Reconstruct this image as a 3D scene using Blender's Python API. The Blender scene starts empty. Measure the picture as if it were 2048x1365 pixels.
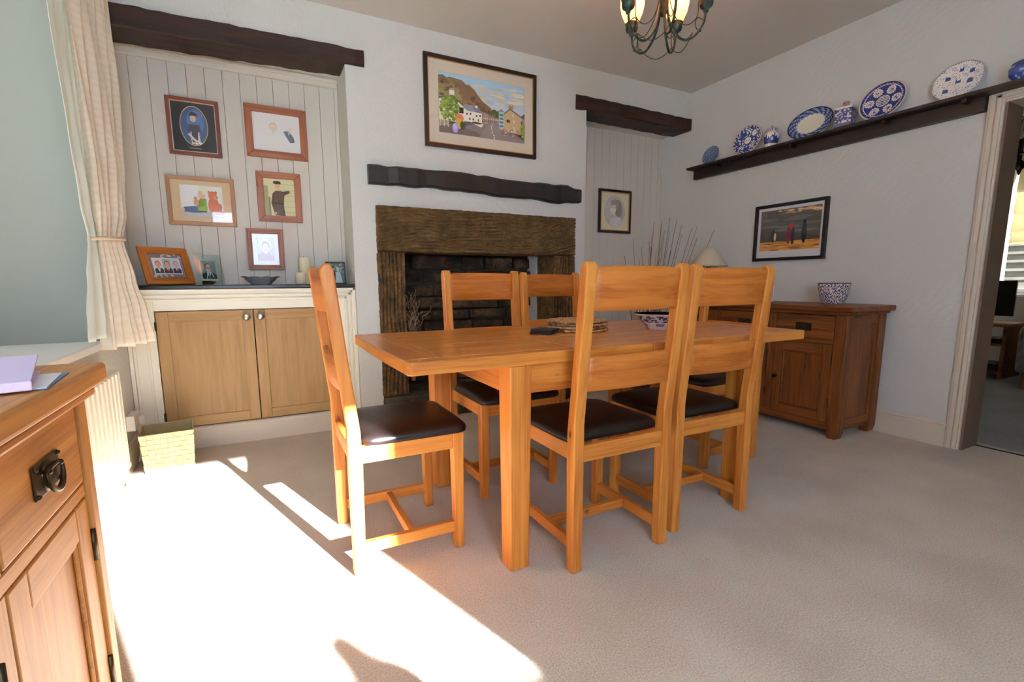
import bpy, bmesh, math, random
from math import sin, cos, pi, radians
from mathutils import Vector, Matrix

random.seed(7)
SC = bpy.context.scene
COL = SC.collection

# ------------------------------------------------------------------ camera
H = 1.02
cam_d = bpy.data.cameras.new('camera')
cam = bpy.data.objects.new('camera', cam_d)
COL.objects.link(cam)
_y, _p, _r = radians(26.9), radians(8.21), radians(.35)
fw = Vector((sin(_y) * cos(_p), cos(_y) * cos(_p), -sin(_p)))
rt = Vector((cos(_y), -sin(_y), 0))
dn = fw.cross(rt)
r2 = rt * cos(_r) + dn * sin(_r)
d2 = -rt * sin(_r) + dn * cos(_r)
cam.matrix_world = Matrix(((r2.x, -d2.x, -fw.x, 0), (r2.y, -d2.y, -fw.y, 0), (r2.z, -d2.z, -fw.z, H), (0, 0, 0, 1)))
cam_d.sensor_width = 36
cam_d.lens = 952.4 / 2048 * 36
cam_d.shift_x = 20 / 2048
cam_d.shift_y = 20 / 2048
cam_d.clip_start = .02
SC.camera = cam

# ------------------------------------------------------------------ world, sun, exposure
w = bpy.data.worlds.new('sky')
SC.world = w
w.use_nodes = True
bg = w.node_tree.nodes['Background']
bg.inputs[0].default_value = (.90, .95, 1.0, 1)
bg.inputs[1].default_value = .55
sd = bpy.data.lights.new('sun', 'SUN')
sun = bpy.data.objects.new('sun', sd)
COL.objects.link(sun)
az, el = radians(18.5), math.atan(.39)
sdir = Vector((-sin(az) * cos(el), cos(az) * cos(el), -sin(el)))
sun.rotation_euler = sdir.to_track_quat('-Z', 'Y').to_euler()
sun.location = (3, -8, 5)
sd.energy = 44
sd.angle = radians(.9)
sd.color = (.95, .975, 1)
vs = SC.view_settings
vs.view_transform = 'Standard'
vs.look = 'None'
vs.gamma = 1
vs.exposure = 1.19
vs.use_curve_mapping = False
cy = SC.cycles
cy.use_denoising = True
cy.max_bounces = 12
cy.diffuse_bounces = 8
cy.glossy_bounces = 4
cy.transmission_bounces = 8
cy.transparent_max_bounces = 12
cy.sample_clamp_indirect = 8
cy.caustics_reflective = False
cy.caustics_refractive = False


def portal(loc, rot, sx, sy):
    l = bpy.data.lights.new('window_portal', 'AREA')
    l.shape = 'RECTANGLE'; l.size = sx; l.size_y = sy
    l.cycles.is_portal = True
    o = bpy.data.objects.new('window_portal', l)
    COL.objects.link(o); o.location = loc; o.rotation_euler = rot
# portals sit in the window openings and only guide the sampling of the sky
portal((-1.26, 1.9, 1.52), (0, radians(-90), 0), 1.5, 2.0)
portal((1.03, -1.66, 1.47), (radians(90), 0, 0), .82, .9)
portal((7.5, 1.2, 1.6), (0, radians(90), 0), 1.4, 2.3)


# ------------------------------------------------------------------ material helpers
def srgb(r, g, b):
    f = lambda c: (c / 255) / 12.92 if c / 255 <= .04045 else (((c / 255) + .055) / 1.055) ** 2.4
    return (f(r), f(g), f(b), 1)


class NT:
    def __init__(s, name):
        s.m = bpy.data.materials.new(name); s.m.use_nodes = True
        s.t = s.m.node_tree; s.b = s.t.nodes['Principled BSDF']; s.out = s.t.nodes['Material Output']
    def n(s, kind, **kw):
        nd = s.t.nodes.new(kind)
        for k, v in kw.items():
            if hasattr(nd, k): setattr(nd, k, v)
            else: nd.inputs[k.replace('_', ' ')].default_value = v
        return nd
    def l(s, a, b): s.t.links.new(a, b)
    def coord(s, scale=(1, 1, 1), rnd=False):
        tc = s.n('ShaderNodeTexCoord'); mp = s.n('ShaderNodeMapping'); mp.inputs['Scale'].default_value = scale
        s.l(tc.outputs['Object'], mp.inputs['Vector'])
        if rnd:
            oi = s.n('ShaderNodeObjectInfo'); mu = s.n('ShaderNodeMath', operation='MULTIPLY'); mu.inputs[1].default_value = 37
            s.l(oi.outputs['Random'], mu.inputs[0]); s.l(mu.outputs[0], mp.inputs['Location'])
        return mp.outputs['Vector']
    def ramp(s, fac, stops):
        r = s.n('ShaderNodeValToRGB'); e = r.color_ramp.elements
        while len(e) < len(stops): e.new(.5)
        for i, (p, c) in enumerate(stops): e[i].position = p; e[i].color = c
        s.l(fac, r.inputs[0]); return r.outputs[0]
    def bump(s, h, strength=.3, dist=.01):
        b = s.n('ShaderNodeBump'); b.inputs['Strength'].default_value = strength; b.inputs['Distance'].default_value = dist
        s.l(h, b.inputs['Height']); s.l(b.outputs[0], s.b.inputs['Normal']); return b
    def set(s, **kw):
        for k, v in kw.items(): s.b.inputs[k.replace('_', ' ')].default_value = v
        return s


def plain(name, col, rough=.5, metal=0, **kw):
    m = NT(name); m.set(Base_Color=col, Roughness=rough, Metallic=metal, **kw); return m.m


def wood(name, light, dark, axis, rough=.46, scale=1.0, coat=.0, contrast=.7, knots=True):
    m = NT(name)
    sc = [22 * scale] * 3; sc[axis] = 1.6 * scale
    v = m.coord(sc, rnd=True)
    n1 = m.n('ShaderNodeTexNoise'); n1.inputs['Scale'].default_value = 1.1; n1.inputs['Detail'].default_value = 5; n1.inputs['Distortion'].default_value = .7
    m.l(v, n1.inputs['Vector'])
    sc2 = [150 * scale] * 3; sc2[axis] = 5 * scale
    v2 = m.coord(sc2, rnd=True)
    n2 = m.n('ShaderNodeTexNoise'); n2.inputs['Scale'].default_value = 1; n2.inputs['Detail'].default_value = 3
    m.l(v2, n2.inputs['Vector'])
    mx = m.n('ShaderNodeMath', operation='MULTIPLY_ADD'); mx.inputs[1].default_value = .5
    m.l(n2.outputs[0], mx.inputs[0]); m.l(n1.outputs[0], mx.inputs[2])
    mid = tuple(light[i] * .55 + dark[i] * .45 for i in range(3)) + (1,)
    c = m.ramp(mx.outputs[0], [(.55, dark), (.72, mid), (.72 + .22 * contrast, light)])
    if knots:
        v3 = m.coord([3.1 if i != axis else 1.6 for i in range(3)], rnd=True)
        vo = m.n('ShaderNodeTexVoronoi'); vo.inputs['Scale'].default_value = 2.2
        m.l(v3, vo.inputs['Vector'])
        kf = m.ramp(vo.outputs['Distance'], [(.03, (0, 0, 0, 1)), (.075, (1, 1, 1, 1))])
        mc = m.n('ShaderNodeMix', data_type='RGBA'); mc.inputs[6].default_value = tuple(x * .3 for x in dark[:3]) + (1,)
        m.l(kf, mc.inputs[0]); m.l(c, mc.inputs[7]); c = mc.outputs[2]
    m.l(c, m.b.inputs['Base Color'])
    m.set(Roughness=rough, Coat_Weight=coat, Coat_Roughness=.18)
    m.bump(mx.outputs[0], .12, .002)
    return m.m


OAKL, OAKD = srgb(217, 140, 58), srgb(186, 102, 32)
OAKT = [wood('table_top_oak_%s' % a, OAKL, OAKD, i, rough=.36, coat=.35) for i, a in enumerate('xyz')]
OAK = [wood('orange_oak_%s' % a, OAKL, OAKD, i) for i, a in enumerate('xyz')]
DKL, DKD = srgb(142, 78, 28), srgb(88, 42, 13)
RUST = [wood('rustic_oak_%s' % a, DKL, DKD, i, contrast=1) for i, a in enumerate('xyz')]
OAKS = wood('back_slat_oak', srgb(204, 120, 44), srgb(172, 88, 24), 0)
FGL, FGD = srgb(206, 146, 76), srgb(162, 100, 42)
FGO = [wood('golden_oak_%s' % a, FGL, FGD, i, contrast=1) for i, a in enumerate('xyz')]
BCH = [wood('light_oak_%s' % a, srgb(182, 142, 90), srgb(164, 124, 72), i, rough=.5, coat=0, knots=False) for i, a in enumerate('xyz')]
BEAM = wood('dark_stained_beam', srgb(62, 34, 24), srgb(30, 16, 12), 0, rough=.6, coat=0)
BEAMY = wood('dark_stained_shelf', srgb(50, 34, 28), srgb(26, 18, 15), 1, rough=.5, coat=.1)
MANT = wood('near_black_mantel', srgb(34, 27, 25), srgb(18, 14, 13), 0, rough=.45, coat=.3)
PINE = [wood('pine_frame_%s' % a, srgb(176, 104, 62), srgb(140, 72, 38), i, rough=.4) for i, a in enumerate('xyz')]
PINEL = [wood('pale_oak_frame_%s' % a, srgb(190, 142, 104), srgb(164, 114, 78), i, rough=.5, knots=False, coat=0) for i, a in enumerate('xyz')]
MAHO = [wood('mahogany_frame_%s' % a, srgb(138, 66, 34), srgb(96, 40, 20), i, rough=.35, knots=False) for i, a in enumerate('xyz')]
HONEY = [wood('honey_frame_%s' % a, srgb(196, 116, 44), srgb(160, 84, 26), i, rough=.3, knots=False) for i, a in enumerate('xyz')]


def plaster(name, col, sc=60, strength=.35, dist=.004, swirl=False):
    m = NT(name); m.set(Base_Color=col, Roughness=.85)
    v = m.coord()
    n = m.n('ShaderNodeTexNoise'); n.inputs['Scale'].default_value = sc; n.inputs['Detail'].default_value = 3
    m.l(v, n.inputs['Vector']); h = n.outputs[0]
    n2 = m.n('ShaderNodeTexNoise'); n2.inputs['Scale'].default_value = 5; n2.inputs['Distortion'].default_value = 2.5; n2.inputs['Detail'].default_value = 4
    m.l(v, n2.inputs['Vector'])
    if swirl:
        wv = m.n('ShaderNodeTexWave', wave_type='RINGS'); wv.inputs['Scale'].default_value = 6; wv.inputs['Distortion'].default_value = 9
        wv.inputs['Detail'].default_value = 2; wv.inputs['Detail Scale'].default_value = 1.2
        m.l(v, wv.inputs['Vector'])
        mm = m.n('ShaderNodeMath', operation='MULTIPLY_ADD'); mm.inputs[1].default_value = .5
        ml = m.n('ShaderNodeMath', operation='MULTIPLY'); m.l(wv.outputs['Fac'], ml.inputs[0]); m.l(n2.outputs[0], ml.inputs[1])
        m.l(ml.outputs[0], mm.inputs[0]); m.l(h, mm.inputs[2]); h = mm.outputs[0]
    else:
        mm = m.n('ShaderNodeMath', operation='MULTIPLY_ADD'); mm.inputs[1].default_value = 1.6
        m.l(n2.outputs[0], mm.inputs[0]); m.l(h, mm.inputs[2]); h = mm.outputs[0]
    m.bump(h, strength, dist)
    return m.m


WALL = plaster('white_stippled_plaster', srgb(214, 215, 210), 70, .5, .006)
WALLR = plaster('white_swirl_textured_plaster', srgb(206, 204, 199), 60, .35, .006, swirl=True)
CEIL = plaster('off_white_ceiling_paint', srgb(212, 206, 198), 30, .1, .003)
REVEAL_SHADE = plaster('shade_grey_reveal', srgb(148, 150, 143), 25, .15, .003)  # grey base colour stands in for the shade inside the window recess
CREAM = plain('cream_gloss_paint', srgb(240, 236, 220), .4)
TRIMW = plain('off_white_gloss_paint', srgb(208, 194, 176), .4)
WHITE = plain('white_gloss_paint', srgb(232, 230, 224), .35)
TGM = plain('cream_white_board_paint', srgb(214, 207, 195), .5)
GAP = plain('dark_joint', srgb(70, 62, 54), .9)


def carpet(name, a, b):
    m = NT(name)
    v = m.coord()
    n = m.n('ShaderNodeTexNoise'); n.inputs['Scale'].default_value = 190; n.inputs['Detail'].default_value = 4
    m.l(v, n.inputs['Vector'])
    n2 = m.n('ShaderNodeTexNoise'); n2.inputs['Scale'].default_value = 2.2; n2.inputs['Detail'].default_value = 3
    m.l(v, n2.inputs['Vector'])
    mm = m.n('ShaderNodeMath', operation='MULTIPLY_ADD'); mm.inputs[1].default_value = .55
    m.l(n2.outputs[0], mm.inputs[0]); m.l(n.outputs[0], mm.inputs[2])
    c = m.ramp(mm.outputs[0], [(.62, b), (.92, a)])
    m.l(c, m.b.inputs['Base Color']); m.set(Roughness=.95, Sheen_Weight=.15)
    n3 = m.n('ShaderNodeTexNoise'); n3.inputs['Scale'].default_value = 330; n3.inputs['Detail'].default_value = 3
    m.l(v, n3.inputs['Vector'])
    m.bump(n3.outputs[0], .5, .006)
    return m.m


CARPET = carpet('beige_wool_carpet', srgb(210, 196, 178), srgb(180, 164, 146))
CARPET2 = carpet('grey_carpet', srgb(150, 146, 142), srgb(120, 116, 112))


def leather():
    m = NT('dark_brown_leather'); m.set(Base_Color=srgb(27, 19, 18), Roughness=.38, Coat_Weight=.08, Coat_Roughness=.3)
    v = m.coord(); n = m.n('ShaderNodeTexVoronoi'); n.inputs['Scale'].default_value = 420
    m.l(v, n.inputs['Vector']); m.bump(n.outputs['Distance'], .15, .001); return m.m
LEATHER = leather()


def stone(name, cols, sc, tool_scale, strength, dist, rot=(0, 0, 0), stretch=(1, 1, 1)):
    m = NT(name)
    v = m.coord()
    n = m.n('ShaderNodeTexNoise'); n.inputs['Scale'].default_value = sc; n.inputs['Detail'].default_value = 8; n.inputs['Roughness'].default_value = .7
    m.l(v, n.inputs['Vector'])
    c = m.ramp(n.outputs[0], cols); m.l(c, m.b.inputs['Base Color'])
    tc = m.n('ShaderNodeTexCoord'); mp = m.n('ShaderNodeMapping')
    mp.inputs['Scale'].default_value = stretch; mp.inputs['Rotation'].default_value = rot
    m.l(tc.outputs['Object'], mp.inputs['Vector'])
    n2 = m.n('ShaderNodeTexNoise'); n2.inputs['Scale'].default_value = tool_scale; n2.inputs['Detail'].default_value = 5; n2.inputs['Distortion'].default_value = .6
    m.l(mp.outputs[0], n2.inputs['Vector'])
    m.set(Roughness=.9); m.bump(n2.outputs[0], strength, dist); return m.m


SC1 = [(.25, srgb(72, 54, 32)), (.5, srgb(110, 84, 48)), (.62, srgb(126, 98, 58)), (.8, srgb(100, 78, 52))]
SLINT = stone('tooled_sandstone_lintel', SC1, 14, 45, 1.0, .02)
SJAMB = stone('tooled_sandstone_jamb', [(.3, srgb(50, 38, 24)), (.5, srgb(98, 72, 40)), (.62, srgb(126, 92, 50)), (.8, srgb(70, 56, 44))], 14, 45, 1.0, .02)
SBACK = stone('soot_dark_stone', [(.35, srgb(26, 22, 20)), (.5, srgb(58, 46, 36)), (.68, srgb(112, 88, 62))], 5, 12, 1.0, .04)
MORTAR = plain('sooty_mortar', srgb(66, 56, 44), .95)
SHEAR = stone('grey_hearth_stone', [(.3, srgb(48, 42, 36)), (.6, srgb(92, 82, 70)), (.8, srgb(112, 100, 84))], 7, 10, 1.0, .03, (0, 0, 0), (1, 1, 5))

BRASS = plain('antique_brass', srgb(74, 64, 46), .38, .85)
IRON = plain('black_iron', srgb(26, 25, 26), .45, .6)
STEEL = plain('brushed_steel', srgb(190, 184, 174), .25, 1)
PEWTER = plain('grey_pewter', srgb(172, 174, 174), .5, .25)
BLACK = plain('black_lacquer', srgb(20, 18, 18), .3)
CANDLE = plain('ivory_wax', srgb(232, 224, 190), .5, 0, Subsurface_Weight=.2)
VERDI = NT('verdigris_green_metal')
_v = VERDI.coord(); _n = VERDI.n('ShaderNodeTexNoise'); _n.inputs['Scale'].default_value = 60; VERDI.l(_v, _n.inputs['Vector'])
VERDI.l(VERDI.ramp(_n.outputs[0], [(.4, srgb(34, 42, 38)), (.65, srgb(58, 84, 76))]), VERDI.b.inputs['Base Color'])
VERDI.set(Roughness=.45, Metallic=.5); VERDI = VERDI.m


def colattr(name, rough=.5, coat=0.0):
    m = NT(name); a = m.n('ShaderNodeAttribute'); a.attribute_name = 'Col'
    m.l(a.outputs['Color'], m.b.inputs['Base Color']); m.set(Roughness=rough, Coat_Weight=coat, Coat_Roughness=.06); return m.m
PRINT = colattr('printed_paper', .7)
CHINA = colattr('blue_and_white_china', .25, .6)


def glass(name, tint=(1, 1, 1, 1), rough=0.02, ior=1.45, mirror=1.0):
    m = NT(name)
    lw = m.n('ShaderNodeLayerWeight'); lw.inputs[0].default_value = .5
    pw = m.n('ShaderNodeMath', operation='POWER'); pw.inputs[1].default_value = 4.5; m.l(lw.outputs['Facing'], pw.inputs[0])
    fr = m.n('ShaderNodeMath', operation='MULTIPLY_ADD'); fr.inputs[1].default_value = .85; fr.inputs[2].default_value = .03; m.l(pw.outputs[0], fr.inputs[0])
    tr = m.n('ShaderNodeBsdfTransparent'); tr.inputs[0].default_value = tint
    gl = m.n('ShaderNodeBsdfGlossy'); gl.inputs['Roughness'].default_value = rough
    mx = m.n('ShaderNodeMixShader'); m.l(fr.outputs[0], mx.inputs[0]); m.l(tr.outputs[0], mx.inputs[1]); m.l(gl.outputs[0], mx.inputs[2])
    m.l(mx.outputs[0], m.out.inputs[0]); return m.m
PANE = glass('picture_glass')
WINPANE = glass('window_glass', (.98, .99, 1, 1))
VASEG = glass('clear_vase_glass', (.86, .92, .92, 1), .03)


def frosted():
    m = NT('amber_frosted_glass')
    tr = m.n('ShaderNodeBsdfTranslucent'); tr.inputs[0].default_value = (.9, .52, .28, 1)
    df = m.n('ShaderNodeBsdfDiffuse'); df.inputs[0].default_value = (.85, .58, .40, 1)
    mx = m.n('ShaderNodeMixShader'); mx.inputs[0].default_value = .6
    m.l(tr.outputs[0], mx.inputs[1]); m.l(df.outputs[0], mx.inputs[2]); m.l(mx.outputs[0], m.out.inputs[0]); return m.m
FROST = frosted()


def fabric(name, col, col2, sc=14, trans=.0):
    m = NT(name); v = m.coord()
    n = m.n('ShaderNodeTexWave', wave_type='RINGS'); n.inputs['Scale'].default_value = sc; n.inputs['Distortion'].default_value = 7; n.inputs['Detail'].default_value = 2
    m.l(v, n.inputs['Vector'])
    m.l(m.ramp(n.outputs['Fac'], [(.42, col2), (.58, col)]), m.b.inputs['Base Color'])
    m.set(Roughness=.9, Sheen_Weight=.2); m.bump(n.outputs['Fac'], .3, .003)
    if trans:
        tl = m.n('ShaderNodeBsdfTranslucent'); tl.inputs[0].default_value = col
        mx = m.n('ShaderNodeMixShader'); mx.inputs[0].default_value = trans
        m.l(m.b.outputs[0], mx.inputs[1]); m.l(tl.outputs[0], mx.inputs[2]); m.l(mx.outputs[0], m.out.inputs[0])
    return m.m
CURT = fabric('cream_damask_curtain', srgb(238, 225, 203), srgb(234, 219, 196), 9, .12)
LINING = fabric('pale_curtain_lining', srgb(232, 234, 222), srgb(230, 232, 220), 1, .2)


# ------------------------------------------------------------------ mesh helpers
class MB:
    """collects shapes in one bmesh, then builds one mesh object"""
    def __init__(s): s.bm = bmesh.new(); s.mi = 0
    def box(s, x0, x1, y0, y1, z0, z1, bev=0, seg=2, mi=0, M=None):
        vs = [s.bm.verts.new(p) for p in ((x0, y0, z0), (x1, y0, z0), (x1, y1, z0), (x0, y1, z0), (x0, y0, z1), (x1, y0, z1), (x1, y1, z1), (x0, y1, z1))]
        return s._hex(vs, bev, seg, mi, M)
    def hexa(s, pts, bev=0, seg=2, mi=0, M=None):
        return s._hex([s.bm.verts.new(p) for p in pts], bev, seg, mi, M)
    def _hex(s, vs, bev, seg, mi, M):
        fs = [s.bm.faces.new([vs[i] for i in q]) for q in ((3, 2, 1, 0), (4, 5, 6, 7), (0, 1, 5, 4), (1, 2, 6, 5), (2, 3, 7, 6), (3, 0, 4, 7))]
        for f in fs: f.material_index = mi
        if M is not None: bmesh.ops.transform(s.bm, matrix=M, verts=vs)
        if bev:
            es = list({e for f in fs for e in f.edges})
            r = bmesh.ops.bevel(s.bm, geom=es, offset=bev, segments=seg, affect='EDGES', profile=.5)
            for f in r['faces']: f.material_index = mi
        return s
    def prism(s, pts, axis, a, b, bev=0, seg=2, mi=0):
        """2D outline pts extruded from a to b along axis (0,1,2)"""
        def P(p, t):
            q = list(p); q.insert(axis, t); return q
        v0 = [s.bm.verts.new(P(p, a)) for p in pts]; v1 = [s.bm.verts.new(P(p, b)) for p in pts]
        fs = [s.bm.faces.new(v0[::-1]), s.bm.faces.new(v1)]
        n = len(pts)
        for i in range(n): fs.append(s.bm.faces.new((v0[i], v0[(i + 1) % n], v1[(i + 1) % n], v1[i])))
        bmesh.ops.recalc_face_normals(s.bm, faces=fs)
        for f in fs: f.material_index = mi
        if bev:
            es = list({e for f in fs[:2] for e in f.edges} | ({e for f in fs for e in f.edges if e.calc_face_angle(0) > .6}))
            r = bmesh.ops.bevel(s.bm, geom=es, offset=bev, segments=seg, affect='EDGES', profile=.5)
            for f in r['faces']: f.material_index = mi
        return s
    def tube(s, pts, r, n=8, mi=0, closed=False, cap=True):
        pts = [Vector(p) for p in pts]; rings = []
        m = len(pts); rr = r if hasattr(r, '__len__') else [r] * m
        up = Vector((0, 0, 1)); prev = None
        for i, p in enumerate(pts):
            if closed: t = pts[(i + 1) % m] - pts[i - 1]
            else: t = pts[min(i + 1, m - 1)] - pts[max(i - 1, 0)]
            t.normalize()
            if prev is None:
                a = up if abs(t.dot(up)) < .9 else Vector((1, 0, 0)); u = t.cross(a).normalized()
            else:
                u = (prev - t * prev.dot(t)).normalized()
            prev = u; v = t.cross(u)
            rings.append([s.bm.verts.new(p + (u * cos(2 * pi * k / n) + v * sin(2 * pi * k / n)) * rr[i]) for k in range(n)])
        for i in range(m if closed else m - 1):
            A, B = rings[i], rings[(i + 1) % m]
            for k in range(n):
                f = s.bm.faces.new((A[k], A[(k + 1) % n], B[(k + 1) % n], B[k])); f.smooth = True; f.material_index = mi
        if cap and not closed:
            s.bm.faces.new(rings[0][::-1]).material_index = mi; s.bm.faces.new(rings[-1]).material_index = mi
        return s
    def lathe(s, prof, c=(0, 0, 0), n=32, mi=0, sx=1, sy=1, axis='z', colf=None):
        """prof: list of (r,z)"""
        rings = []
        for (r, z) in prof:
            if r < 1e-5:
                rings.append([s.bm.verts.new((c[0], c[1], c[2] + z))])
            else:
                rings.append([s.bm.verts.new((c[0] + r * sx * cos(2 * pi * k / n), c[1] + r * sy * sin(2 * pi * k / n), c[2] + z)) for k in range(n)])
        for i in range(len(rings) - 1):
            A, B = rings[i], rings[i + 1]
            for k in range(n):
                k2 = (k + 1) % n
                if len(A) == 1 and len(B) == 1: continue
                if len(A) == 1: f = s.bm.faces.new((A[0], B[k2], B[k]))
                elif len(B) == 1: f = s.bm.faces.new((A[k], A[k2], B[0]))
                else: f = s.bm.faces.new((A[k], A[k2], B[k2], B[k]))
                f.smooth = True; f.material_index = mi
        return s
    def ball(s, c, rx, ry=None, rz=None, n=12, mi=0):
        ry = ry or rx; rz = rz or rx
        k = n // 2
        prof = [(max(0, cos(-pi / 2 + pi * i / k)) if 0 < i < k else 0, sin(-pi / 2 + pi * i / k) * rz) for i in range(k + 1)]
        return s.lathe(prof, c, n, mi, rx, ry)
    def build(s, name, mats, parent=None, smooth=False, M=None, autosmooth=None):
        if M is not None: bmesh.ops.transform(s.bm, matrix=M, verts=s.bm.verts)
        me = bpy.data.meshes.new(name); s.bm.to_mesh(me); s.bm.free()
        if not isinstance(mats, (list, tuple)): mats = [mats]
        for m in mats: me.materials.append(m)
        if smooth:
            for p in me.polygons: p.use_smooth = True
        o = bpy.data.objects.new(name, me); COL.objects.link(o)
        if parent is not None: o.parent = parent
        return o


def box(name, x0, x1, y0, y1, z0, z1, mat, parent=None, bev=0, seg=2):
    return MB().box(x0, x1, y0, y1, z0, z1, bev, seg).build(name, mat, parent)


def struct(o): o['kind'] = 'structure'; return o


def tag(o, label, cat, group=None, kind=None):
    o['label'] = label; o['category'] = cat
    if group: o['group'] = group
    if kind: o['kind'] = kind
    return o


def thing(name, loc, rotz, label, cat, group=None):
    o = bpy.data.objects.new(name, None); COL.objects.link(o); o.empty_display_size = .1
    o.location = loc; o.rotation_euler = (0, 0, rotz)
    return tag(o, label, cat, group)


def copy_tree(o, parent=None):
    c = o.copy(); COL.objects.link(c)
    c.parent = parent
    for ch in list(o.children): copy_tree(ch, c)
    return c


# ------------------------------------------------------------------ room shell
XL, XR, YB, YN, ZC = -.70, 3.71, 3.40, -1.5, 2.745
YA = 3.74

struct(box('floor', XL - .15, XR + .2, YN - .1, 4.0, -.06, 0, CARPET))
struct(box('ceiling', XL - .9, XR + .25, YN - .2, 4.1, ZC, ZC + .1, CEIL))

# back wall: chimney breast, wall over the alcoves, alcove soffits
b = MB()
b.box(XL, .60, YB, 4.05, 2.43, ZC)
b.box(2.52, XR + .2, YB, 4.05, 2.425, ZC)
b.box(.60, 2.52, YB, 4.05, 1.545, ZC)
b.box(.60, .76, YB, 4.05, 0, 1.545)
b.box(2.41, 2.52, YB, 4.05, 0, 1.545)
b.box(.76, .94, 3.66, 4.05, 0, 1.545)
b.box(2.20, 2.41, 3.66, 4.05, 0, 1.545)
b.box(.76, 2.41, 3.84, 4.05, 0, 1.545)
b.box(XL - .2, .6, YA + .02, 4.05, 0, ZC)
b.box(2.52, XR + .2, YA + .02, 4.05, 0, ZC)
struct(b.build('wall_back', WALL))


def boards(name, x0, x1, z0, z1, y, pitch):
    """vertical tongue-and-groove boards with v grooves, face towards -y"""
    m = MB(); x = x0
    while x < x1 - .005:
        xe = min(x + pitch, x1)
        g = .0016
        m.prism([(x, y + .018), (x + .0004, y + .006), (x + g, y), (xe - g, y), (xe - .0004, y + .006), (xe, y + .018)], 2, z0, z1)
        x = xe
    o = m.build(name, TGM); return struct(o)
# prism above uses outline (x,y) extruded along z
boards('wall_alcove_left', XL + .0, .60, .98, 2.43, YA, .098)
boards('wall_alcove_right', 2.52, XR, 0, 2.425, YA, .088)
b = MB()
b.box(XL, .60, YA - .03, YA, 2.375, 2.43, .008)
b.box(XL, .60, YA - .05, YA - .01, 2.405, 2.43, .008)
struct(b.build('trim_alcove', TGM))

# left wall with the deep window recess (y .95 - 2.93, z .75 - 2.32)
WY0, WY1, WZ0, WZ1 = .95, 2.93, .75, 2.32
b = MB()
b.box(XL - .62, XL, YN - .1, WY0, 0, ZC)
b.box(XL - .62, XL, WY1, 4.05, 0, ZC)
b.box(XL - .62, XL, WY0, WY1, 0, WZ0 - .035)
b.box(XL - .62, XL, WY0, WY1, WZ1, ZC)
struct(b.build('wall_left', WALL))
struct(MB().box(XL - .55, XL + .001, WY1 - .005, WY1 + .001, WZ0, WZ1, .0).box(XL - .55, XL + .001, WY0 - .001, WY0 + .005, WZ0, WZ1, .0).build('trim_reveal_shade', REVEAL_SHADE))  # thin slabs carrying the painted shade of the recess sides
struct(MB().box(XL - .62, XL + .025, WY0 - .02, WY1 + .0, WZ0 - .035, WZ0, .006).build('trim_sill', WHITE))


def window(name, axis, at, a0, a1, z0, z1, bars_a, bars_z, fr=.055):
    """window frame in the plane axis=at, with glass panes"""
    m = MB()
    def bx(p0, p1, q0, q1, d=.03):
        if axis == 0: m.box(at - d, at + d, p0, p1, q0, q1, .004)
        else: m.box(p0, p1, at - d, at + d, q0, q1, .004)
    bx(a0, a1, z0, z0 + fr); bx(a0, a1, z1 - fr, z1); bx(a0, a0 + fr, z0, z1); bx(a1 - fr, a1, z0, z1)
    for a in bars_a: bx(a - .025, a + .025, z0, z1, .025)
    for z in bars_z: bx(a0, a1, z - .018, z + .018, .022)
    o = struct(m.build(name, WHITE))
    g = MB()
    if axis == 0: g.box(at - .003, at + .003, a0 + .02, a1 - .02, z0 + .02, z1 - .02)
    else: g.box(a0 + .02, a1 - .02, at - .003, at + .003, z0 + .02, z1 - .02)
    g.build('window_glass', WINPANE, o)
    return o
window('window_1', 0, XL - .56, WY0, WY1, WZ0, WZ1, [1.94], [])
# near wall (behind the camera) with its sunny window
NX0, NX1, NZ0, NZ1 = .64, 1.449, 1.02, 1.913
b = MB()
MX0, MX1, MZ0, MZ1 = -.58, .50, .90, 2.25  # opening for the added fill-light window
b.box(XL - .2, MX0, YN - .1, YN, 0, ZC); b.box(MX1, NX0, YN - .1, YN, 0, ZC); b.box(NX1, XR + .2, YN - .1, YN, 0, ZC)
b.box(MX0, MX1, YN - .1, YN, 0, MZ0); b.box(MX0, MX1, YN - .1, YN, MZ1, ZC)
b.box(NX0, NX1, YN - .1, YN, 0, NZ0); b.box(NX0, NX1, YN - .1, YN, NZ1, ZC)
struct(b.build('wall_near', WALL))
o = MB().box(NX0 - .0, NX1 + .0, YN - .115, YN - .085, NZ0 - .05, NZ0, .004).box(NX0, NX1, YN - .115, YN - .085, NZ1, NZ1 + .05, .004)\
    .box(NX0 - .05, NX0, YN - .115, YN - .085, NZ0 - .05, NZ1 + .05, .004).box(NX1, NX1 + .05, YN - .115, YN - .085, NZ0 - .05, NZ1 + .05, .004).build('window_2', WHITE)
struct(o)
MB().box(NX0 - .02, NX1 + .02, YN - .103, YN - .097, NZ0 - .02, NZ1 + .02).build('window_glass', WINPANE, o)

# added near window, unseen; its sunlit translucent blind is soft fill for furniture fronts
window('window_added_fill', 1, YN - .08, MX0, MX1, MZ0, MZ1, [-.04], [])
_b = NT('fill_blind_fabric'); _t = _b.n('ShaderNodeBsdfTranslucent'); _t.inputs[0].default_value = (.82, .90, 1, 1)
_d = _b.n('ShaderNodeBsdfDiffuse'); _d.inputs[0].default_value = (.7, .68, .65, 1); _x = _b.n('ShaderNodeAddShader')
_b.l(_t.outputs[0], _x.inputs[0]); _b.l(_d.outputs[0], _x.inputs[1]); _m = _b.n('ShaderNodeMixShader'); _m.inputs[0].default_value = .12
_b.l(_t.outputs[0], _m.inputs[1]); _b.l(_d.outputs[0], _m.inputs[2]); _b.l(_m.outputs[0], _b.out.inputs[0])
_bl = thing('added_fill_blind', (-.045, YN + .03, 2.33), 0, 'added white roller blind behind the camera, unseen, for soft fill light', 'blind')
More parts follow.
